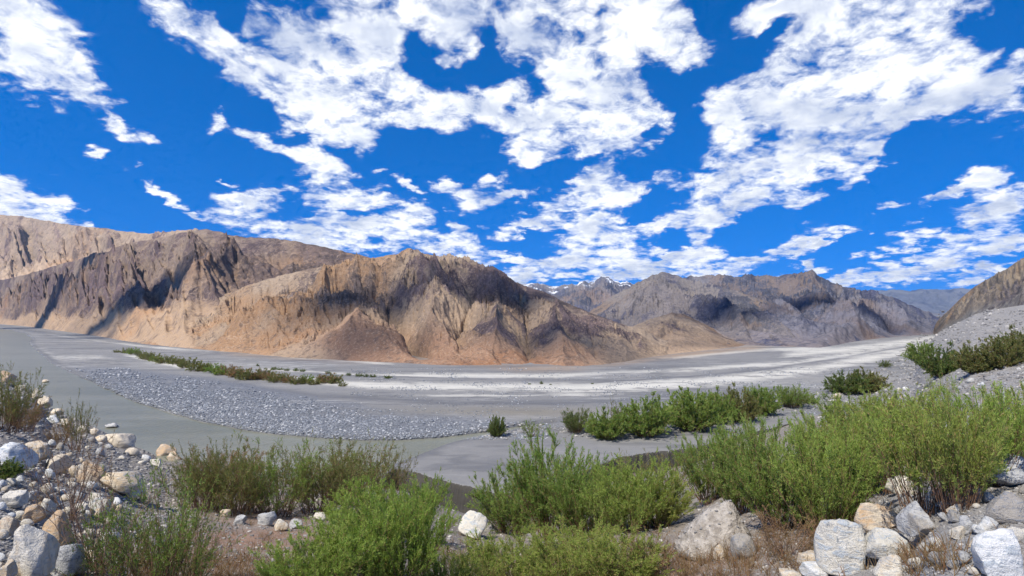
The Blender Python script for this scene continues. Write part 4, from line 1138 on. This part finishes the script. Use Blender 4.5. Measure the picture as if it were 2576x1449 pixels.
# lower left
S('sparse', 395, 1520, 250, 330, 'lf_green', 'dark green tall shrub in front at the lower left')
S('sparse', 300, 1500, 200, 230, 'lf_dark', 'low dark green shrub left of the tall dark one in front')
S('sparse', 450, 1510, 170, 230, 'lf_green', 'dark green shrub leaning right beside the tall dark one', lean=0.12)
S('twiggy', 240, 1440, 250, 330, 'lf_brown', 'bare twiggy shrub with brown stems among the left boulders', stemm='stem_grey')
S('twiggy', 170, 1310, 160, 230, 'lf_brown', 'smaller bare brown shrub behind the twiggy one on the left bank', stemm='stem_grey')
S('twiggy', 480, 1470, 130, 240, 'lf_olive', 'thin bare stems rising right of the dark green shrub', stemm='stem')
S('sparse', 190, 1135, 80, 135, 'lf_olive', 'upright olive shrub standing by the shore on the left bank')
S('sparse', 150, 1130, 60, 70, 'lf_brown', 'low russet shrub beside the upright olive one on the left bank')
S('thicket', 12, 1085, 150, 150, 'lf_olive', 'dense olive brown shrub on the left edge above the bank')
S('thicket', 60, 1085, 80, 80, 'lf_brown', 'russet shrub beside the left edge shrub')
S('dome', 0, 1205, 90, 55, 'lf_dark', 'low dark green tuft on the left edge between the boulders')
# centre front, bright
S('plume', 800, 1500, 230, 170, 'lf_bright', 'bright green shrub at the bottom left of centre')
S('plume', 905, 1480, 230, 210, 'lf_bright', 'bright green feathery shrub in front left of centre')
S('plume', 1015, 1490, 210, 250, 'lf_bright', 'bright green feathery shrub in front with its right side by the white rock')
S('plume', 1035, 1350, 150, 140, 'lf_green', 'green shrub above the bright front shrubs beside the sand step')
S('plume', 930, 1360, 190, 150, 'lf_bright', 'bright shrub behind the front shrubs below the thicket')
S('plume', 740, 1500, 150, 110, 'lf_bright', 'lowest bright green shrub at the bottom edge left of centre')
# centre clump
S('plume', 1395, 1350, 210, 240, 'lf_green', 'tallest green shrub of the centre clump with upright plumes')
S('plume', 1295, 1345, 170, 160, 'lf_green', 'left shrub of the centre clump by the dark step')
S('plume', 1480, 1352, 190, 190, 'lf_green', 'green shrub right of the tallest one in the centre clump')
S('plume', 1575, 1340, 190, 175, 'lf_bright', 'lighter green shrub in the right half of the centre clump')
S('plume', 1650, 1325, 150, 140, 'lf_yellow', 'yellow green shrub at the right end of the centre clump')
S('sparse', 1590, 1235, 110, 95, 'lf_olive', 'thin olive shrub behind the right end of the centre clump')
S('sparse', 1690, 1225, 120, 80, 'lf_olive', 'low thin shrub on the sand edge behind the gravel mound')
S('plume', 1290, 1475, 210, 130, 'lf_yellow', 'low yellow green shrub on the bottom edge below the centre clump')
S('plume', 1420, 1480, 220, 150, 'lf_yellow', 'yellow green shrub in the middle of the bottom edge')
S('plume', 1540, 1470, 210, 140, 'lf_yellow', 'dry yellowish shrub on the bottom edge right of centre')
S('sparse', 1640, 1440, 150, 110, 'lf_brown', 'russet dry shrub below the yellow green end of the centre clump', stemm='stem_grey')
S('plume', 1130, 1500, 150, 110, 'lf_yellow', 'low yellow green shrub right of the bright front shrubs at the bottom edge')
S('sparse', 1215, 1490, 130, 110, 'lf_yellow', 'thin yellow green sprig shrub on the bottom edge below the white rock')
# right clump
S('plume', 1790, 1262, 160, 175, 'lf_green', 'green shrub at the left end of the right hand clump above the gravel mound')
S('plume', 1870, 1290, 190, 220, 'lf_green', 'second shrub from the left in the right hand clump')
S('plume', 1970, 1330, 230, 265, 'lf_green', 'large green shrub in the middle of the right hand clump')
S('plume', 2085, 1345, 220, 285, 'lf_bright', 'tall bright green shrub in the right hand clump above the boulders')
S('plume', 2150, 1250, 190, 220, 'lf_yellow', 'yellow green shrub behind the tall bright one of the right hand clump')
S('sparse', 1985, 1395, 170, 110, 'lf_brown', 'russet dry shrub under the right hand clump', stemm='stem_grey')
S('sparse', 2090, 1345, 130, 75, 'lf_brown', 'dry brown twigs under the tall bright shrub left of the boulders', stemm='stem_grey')
S('reed', 2330, 1300, 240, 295, 'lf_yellow', 'tall slender shrub with bare brown stems behind the round grey boulder', stemm='stem')
S('reed', 2405, 1290, 190, 280, 'lf_yellow', 'second tall slender shrub right of the round grey boulder')
S('reed', 2260, 1230, 180, 230, 'lf_yellow', 'slender yellow green shrub left of the tall slender pair')
S('reed', 2490, 1220, 200, 240, 'lf_bright', 'slender bright green shrub on the slope near the right edge')
S('plume', 2560, 1160, 170, 190, 'lf_yellow', 'yellow green shrub cut by the right edge')
S('plume', 2170, 1125, 170, 130, 'lf_green', 'dark green shrub at the back of the right hand clump by the channel')
S('plume', 2260, 1115, 170, 130, 'lf_yellow', 'yellow green shrub at the back right of the right hand clump')
S('plume', 2080, 1170, 150, 120, 'lf_green', 'green shrub at the back left of the right hand clump')
S('sparse', 2365, 1060, 60, 130, 'lf_yellow', 'thin upright spray standing above the right hand shrubs')
# row along the side channel
S('dome', 1250, 1099, 42, 52, 'lf_dark', 'small dark shrub alone at the tip of the gravel bar')
S('sparse', 1338, 1099, 52, 42, 'lf_green', 'tiny thin green shrub right of the dark shrub at the gravel tip')
S('plume', 1447, 1088, 76, 56, 'lf_dark', 'fan shaped dark green shrub left of the long shrub row')
S('dome', 1528, 1104, 96, 80, 'lf_green', 'green shrub at the left end of the row by the side channel')
S('sparse', 1560, 1090, 60, 90, 'lf_olive', 'thin upright shrub between the first two of the row by the side channel')
S('dome', 1625, 1097, 126, 98, 'lf_green', 'big round green shrub, second in the row by the side channel')
S('dome', 1740, 1082, 140, 100, 'lf_green', 'green round shrub in the middle of the row by the side channel')
S('dome', 1800, 1064, 90, 84, 'lf_green', 'green shrub behind the right half of the row by the side channel')
S('dome', 1862, 1058, 90, 82, 'lf_olive', 'shrub fourth from the left in the row by the side channel')
S('dome', 1915, 1044, 84, 70, 'lf_green', 'shrub at the right end of the row by the side channel')
S('plume', 1992, 1024, 88, 54, 'lf_green', 'low green shrub just right of the row by the side channel')
S('small', 2040, 1016, 44, 28, 'lf_green', 'tiny green shrub at the very end of the side channel row')
S('dome', 2130, 990, 100, 58, 'lf_dark', 'dark round shrub standing apart on the far right bank')
S('dome', 2180, 985, 84, 55, 'lf_olive', 'olive shrub joined to the right of the dark round one')
S('small', 2226, 924, 36, 20, 'lf_dark', 'small dark shrub alone on the stones above the round pair')
S('dome', 2322, 915, 70, 52, 'lf_green', 'dark green shrub at the foot of the talus slope, left one')
S('dome', 2370, 945, 96, 80, 'lf_dark', 'brown green round shrub at the foot of the talus slope')
S('dome', 2455, 938, 90, 72, 'lf_olive', 'olive shrub just right of the brown green round one on the talus')
S('dome', 2520, 925, 100, 78, 'lf_olive', 'olive shrub on the talus, second from the right edge')
S('dome', 2575, 895, 90, 74, 'lf_olive', 'olive shrub cut by the right edge on the talus')
S('small', 2287, 886, 20, 18, 'lf_olive', 'tiny olive shrub far off at the end of the stony flat')
# thicket on the far bank
ORD = ['first'] + 'second third fourth fifth sixth seventh eighth ninth tenth eleventh twelfth thirteenth fourteenth fifteenth sixteenth seventeenth eighteenth nineteenth twentieth'.split()
ORD += ['twenty ' + w_ for w_ in ORD[:9]] + ['thirtieth'] + ['thirty ' + w_ for w_ in ORD[:9]]
random.seed(9)
line = [(318, 890), (420, 915), (520, 938), (620, 953), (665, 955), (720, 962), (780, 966), (830, 968)]
for i in range(34):
    x = 318 + (840 - 318) * (i + random.uniform(-.3, .3)) / 33
    y = ip(line, x) + random.uniform(-5, 3)
    hh = float(np.interp(x, [300, 450, 620, 700, 780, 850], [16, 26, 30, 26, 22, 28])) * random.uniform(.85, 1.1)
    nth = ORD[i]
    S('small', x, float(y), hh * random.uniform(1.5, 2.1), hh, random.choice(['lf_olive', 'lf_olive', 'lf_brown', 'lf_green']), f'shrub {nth} from the left in the long far bank thicket behind the gravel bar', 'shrubs in the far bank thicket')
S('small', 862, 972, 24, 14, 'lf_olive', 'last low shrub at the right tip of the far bank thicket')
S('small', 292, 887, 16, 9, 'lf_olive', 'tiny shrub left of the far bank thicket')
for i, (x, y, w, h) in enumerate([(648, 921, 9, 8), (690, 931, 20, 10), (706, 931, 16, 8), (722, 933, 16, 9), (745, 934, 18, 10), (760, 935, 16, 9), (825, 940, 16, 9), (877, 945, 15, 9), (902, 947, 22, 10), (921, 948, 16, 10), (938, 949, 18, 9), (977, 952, 24, 10),
                     (1332, 967, 9, 5), (1362, 966, 11, 9), (1385, 968, 7, 4), (1490, 966, 8, 4)]):
    S('small', x, y, w, h, 'lf_dark', f'{ORD[i]} from the left of the small dark shrubs dotted on the pale flats', 'shrubs dotted on the far flats')

# every loose rock gets words of its own: size, colour, and the landmark it lies by
MARKS = {'L': [('the large cream corner boulder', 58, 1400), ('the grey boulder in the lower left', 150, 1420), ('the orange tan boulder', 68, 1300), ('the white rounded boulder', 108, 1280), ('the long cream slab', 285, 1215),
               ('the bluish left edge boulder', 18, 1150), ('the dark green tuft at the left', 0, 1190), ('the upright olive shore shrub', 190, 1110), ('the dark green shrub in front', 330, 1350)],
         'R': [('the large white blue boulder', 2138, 1380), ('the tan cream boulder', 2228, 1310), ('the round grey boulder', 2326, 1320), ('the huge white corner boulder', 2535, 1400), ('the tall slender shrubs', 2380, 1160),
               ('the dark sided right edge boulder', 2550, 1190), ('the round brown green talus shrub', 2370, 905), ('the dark round shrub standing apart', 2150, 960), ('the olive talus shrub', 2520, 890), ('the thin upright spray', 2365, 1010),
               ('the slender right edge shrub', 2500, 1110)]}
COLW = {'rock': 'pale', 'rock_tan': 'tan', 'rock_grey': 'grey', 'rock_blue': 'bluish white'}
byl = {}
for (o, px, py, w, mat, group) in TO_LABEL:
    if 'shore rocks' in group: key = '%s rocks in the line along the left shore' % COLW[mat]
    elif 'foot of the left' in group: key = '%s rocks at the foot of the left shrub thicket' % COLW[mat]
    else:
        mk = min(MARKS['L' if 'left' in group else 'R'], key=lambda m_: (m_[1] - px) ** 2 + (m_[2] - py) ** 2)
        dx, dy = px - mk[1], py - mk[2]
        rel = ('left of' if dx < 0 else 'right of') if abs(dx) > abs(dy) else ('above' if dy < 0 else 'below')
        size = 'small' if w < 22 else 'medium' if w < 36 else 'large'
        key = '%s %s %s %s %s' % (size, COLW[mat], 'rocks' if 'left' in group else 'stones', rel, mk[0].replace('the ', '', 1))
    byl.setdefault(key, []).append((px, o))
for key, lst in byl.items():
    lst.sort(key=lambda q_: q_[0])
    if len(lst) == 1:
        lst[0][1]['label'] = key.replace('rocks', 'rock').replace('stones', 'stone')
    else:
        for i, (px, o) in enumerate(lst):
            w_ = 'leftmost' if i == 0 else 'rightmost' if i == len(lst) - 1 else 'middle' if len(lst) == 3 else ORD[i] + ' from left'
            o['label'] = '%s of %s' % (w_, key)

# dry grass and litter between the shrubs in front
def dry_grass():
    r = random.Random(12); base = []; ds = []; hs = []
    spots = [(640, 1350, 230, 75, 160), (1500, 1420, 420, 60, 1100), (1850, 1400, 240, 60, 420), (560, 1430, 190, 50, 350), (1150, 1400, 130, 60, 350), (2120, 1310, 160, 50, 300), (2330, 1420, 120, 40, 110), (320, 1420, 160, 60, 250)]
    for x, y, rx, ry, n_ in spots:
        for k in range(n_):
            px, py = r.gauss(x, rx * .5), min(1450, r.gauss(y, ry * .5))
            p = at(px, py); c = r.randint(3, 6)
            for j in range(c):
                base.append((p.x + r.gauss(0, .02), p.y + r.gauss(0, .02), p.z - .01)); ds.append((r.gauss(0, .55), r.gauss(0, .55), 1)); hs.append(r.uniform(.06, .26))
    b_ = np.array(base); d = unit(np.array(ds)); h = np.array(hs)[:, None]
    side = unit(np.cross(d, np.random.default_rng(1).normal(size=d.shape))) * 0.0035
    bend = np.random.default_rng(2).normal(0, .06, d.shape) * h * 3
    v = np.stack([b_ - side, b_ + side, b_ + d * h * .6 + side * .7, b_ + d * h * .6 - side * .7, b_ + d * h + bend], 1).reshape(-1, 3)
    i = (np.arange(len(b_)) * 5)[:, None]
    f = np.concatenate([i + np.array([0, 1, 2]), i + np.array([0, 2, 3]), i + np.array([3, 2, 4])])
    me = mesh_np('dry_grass', v, f, smooth=False)
    rr = np.random.default_rng(3).uniform(0, 1, len(b_)); attr(me, 'tint', np.repeat(rr, 5)); attr(me, 'tip', np.tile([0, 0, .6, .6, 1], len(b_)))
    obj('dry_grass', me, M['dry'], label='dry straw coloured grass and litter between the front shrubs', cat='grass', kind='stuff')


dry_grass()

# gravel mound right of centre
def mound():
    p = at(1800, 1385); k = p.y / FX
    v, f = ICO4; v = v.copy()
    nrm = v.copy()
    v = v * (1 + 0.16 * fbm(nrm[:, 0] * 2 + 3, nrm[:, 1] * 2 + nrm[:, 2], 4)[:, None] + 0.05 * fbm(nrm[:, 0] * 8 + 3, nrm[:, 1] * 8 + nrm[:, 2] * 6, 4, .65)[:, None])
    v[:, 2] = np.maximum(v[:, 2], -0.15)
    v[:, 2] = np.where(v[:, 2] > 0, v[:, 2] ** 1.25, v[:, 2]) if False else v[:, 2]
    taper = 1 - 0.45 * np.clip(v[:, 2], 0, 1)
    v = np.stack([v[:, 0] * 96 * k * taper + v[:, 2] * 30 * k, v[:, 1] * 90 * k * taper, v[:, 2] * 112 * k], -1)
    me = mesh_np('gravel_mound', v, f)
    o = obj('gravel_mound', me, M['mound'], label='pale gravelly earth mound below the right hand clump', cat='mound')
    o.location = (p.x + 0.1, p.y + 60 * k, p.z - .05)
    r = np.random.default_rng(77); idx = r.choice(len(v), 420)
    pt = v[idx]; pt = pt[pt[:, 2] > 0.02]
    st_ = stones('embedded_stones', pt, (3 + 9 * r.random(len(pt)) ** 3) * k, 'pebble_warm', None)
    st_.parent = o
    for q in ('category', 'label'):
        if q in st_: del st_[q]


M['mound'] = plain_mat('packed_gravel_earth', (0.27, 0.24, 0.205), (0.46, 0.42, 0.37), 9, 0.95, 0.9, 0.12)
mound()

# small cumulus out of view, each placed on the sun line to shade a slope
def cloud(i, px, py, w, d, label):
    o_, dr = Vector((0, 0, HC)), Vector(((px - CX) / FX, 1.0, (CY - py) / FX)).normalized()
    best = None
    for bv in BVM:
        h = bv.ray_cast(o_, dr)
        if h[0] is not None and (best is None or h[3] < best[3]): best = h
    if best is None: return
    T = best[0]
    c = T + SUN_DIR * (2400.0 / SUN_DIR.z)
    r = np.random.default_rng(500 + i); vs = []; fs = []; nv = 0
    v0, f0_ = ico(3)
    for k in range(16):
        q = r.normal(0, 0.42, 2); s_ = r.uniform(.22, .48) * (1.1 - 0.5 * min(1, np.hypot(*q)))
        vv = v0 * s_
        vv = vv * (1 + 0.30 * fbm(v0[:, 0] * 2.2 + k, v0[:, 1] * 2.2 + v0[:, 2] * 1.7, 4, .6))[:, None]
        vv = vv + np.array([q[0], q[1], r.uniform(0, .18)])
        vv[:, 2] = np.maximum(vv[:, 2], -0.06 + 0.02 * np.sin(vv[:, 0] * 9))
        vs.append(vv * np.array([w / 2, d / 2, min(w, d) * 0.45])); fs.append(f0_ + nv); nv += len(v0)
    me = mesh_np('cloud', np.concatenate(vs), np.concatenate(fs))
    o = obj('cloud', me, M['cloud'], label=label, cat='cloud', group='clouds overhead beyond the frame')
    o.location = c; o.rotation_euler = (0, 0, r.uniform(-.5, .5))


M['cloud'] = plain_mat('cloud_white', (0.86, 0.87, 0.9), (0.93, 0.93, 0.94), 0.05, 1.0, 0)
BVM = [BVHTree.FromPolygons([tuple(v.co) for v in o.data.vertices], [tuple(p.vertices) for p in o.data.polygons]) for o in COL.objects if o.type == 'MESH' and 'mountain' in o.name or o.name in ('scree_hill', 'brown_spur')]
for i, (px, py, w, d, lab) in enumerate([
        (140, 740, 300, 120, 'long cumulus overhead shading the left foot of the dark mountain'), (380, 735, 150, 110, 'cumulus overhead shading the middle of the dark mountain'),
        (870, 745, 52, 34, 'small cumulus overhead shading the gully of the scree hill'), (1010, 745, 40, 26, 'small cumulus overhead shading the middle of the scree hill'), (1260, 725, 60, 40, 'cumulus overhead shading the right shoulder of the scree hill'), (1400, 830, 46, 34, 'cumulus overhead shading the right foot of the scree hill'),
        (880, 865, 46, 16, 'thin cumulus overhead shading the foot of the scree hill'), (1830, 775, 90, 40, 'cumulus overhead shading the grey mountain'), (2080, 760, 100, 44, 'cumulus overhead shading the long grey mountain')]):
    cloud(i, px, py, w, d, lab)

# the air of the valley
hb = [(-9000, -600, -3.5), (9000, -600, -3.5), (9000, 9000, -3.5), (-9000, 9000, -3.5)]
hb += [(x, y, 345.0) for x, y, z in hb]
hme = bpy.data.meshes.new('haze'); hme.from_pydata(hb, [], [(0, 3, 2, 1), (4, 5, 6, 7), (0, 1, 5, 4), (1, 2, 6, 5), (2, 3, 7, 6), (3, 0, 4, 7)]); hme.update()
hm = bpy.data.materials.new('valley_haze'); hm.use_nodes = True
ht = hm.node_tree; ht.nodes.clear()
ho = ht.nodes.new('ShaderNodeOutputMaterial'); hv = ht.nodes.new('ShaderNodeVolumePrincipled')
hv.inputs['Color'].default_value = (0.40, 0.66, 1.0, 1); hv.inputs['Density'].default_value = 0.000065; hv.inputs['Anisotropy'].default_value = 0.2
ht.links.new(hv.outputs[0], ho.inputs['Volume'])
hme.materials.append(hm)
obj('haze', hme, label='thin blue haze of the valley air', kind='stuff')
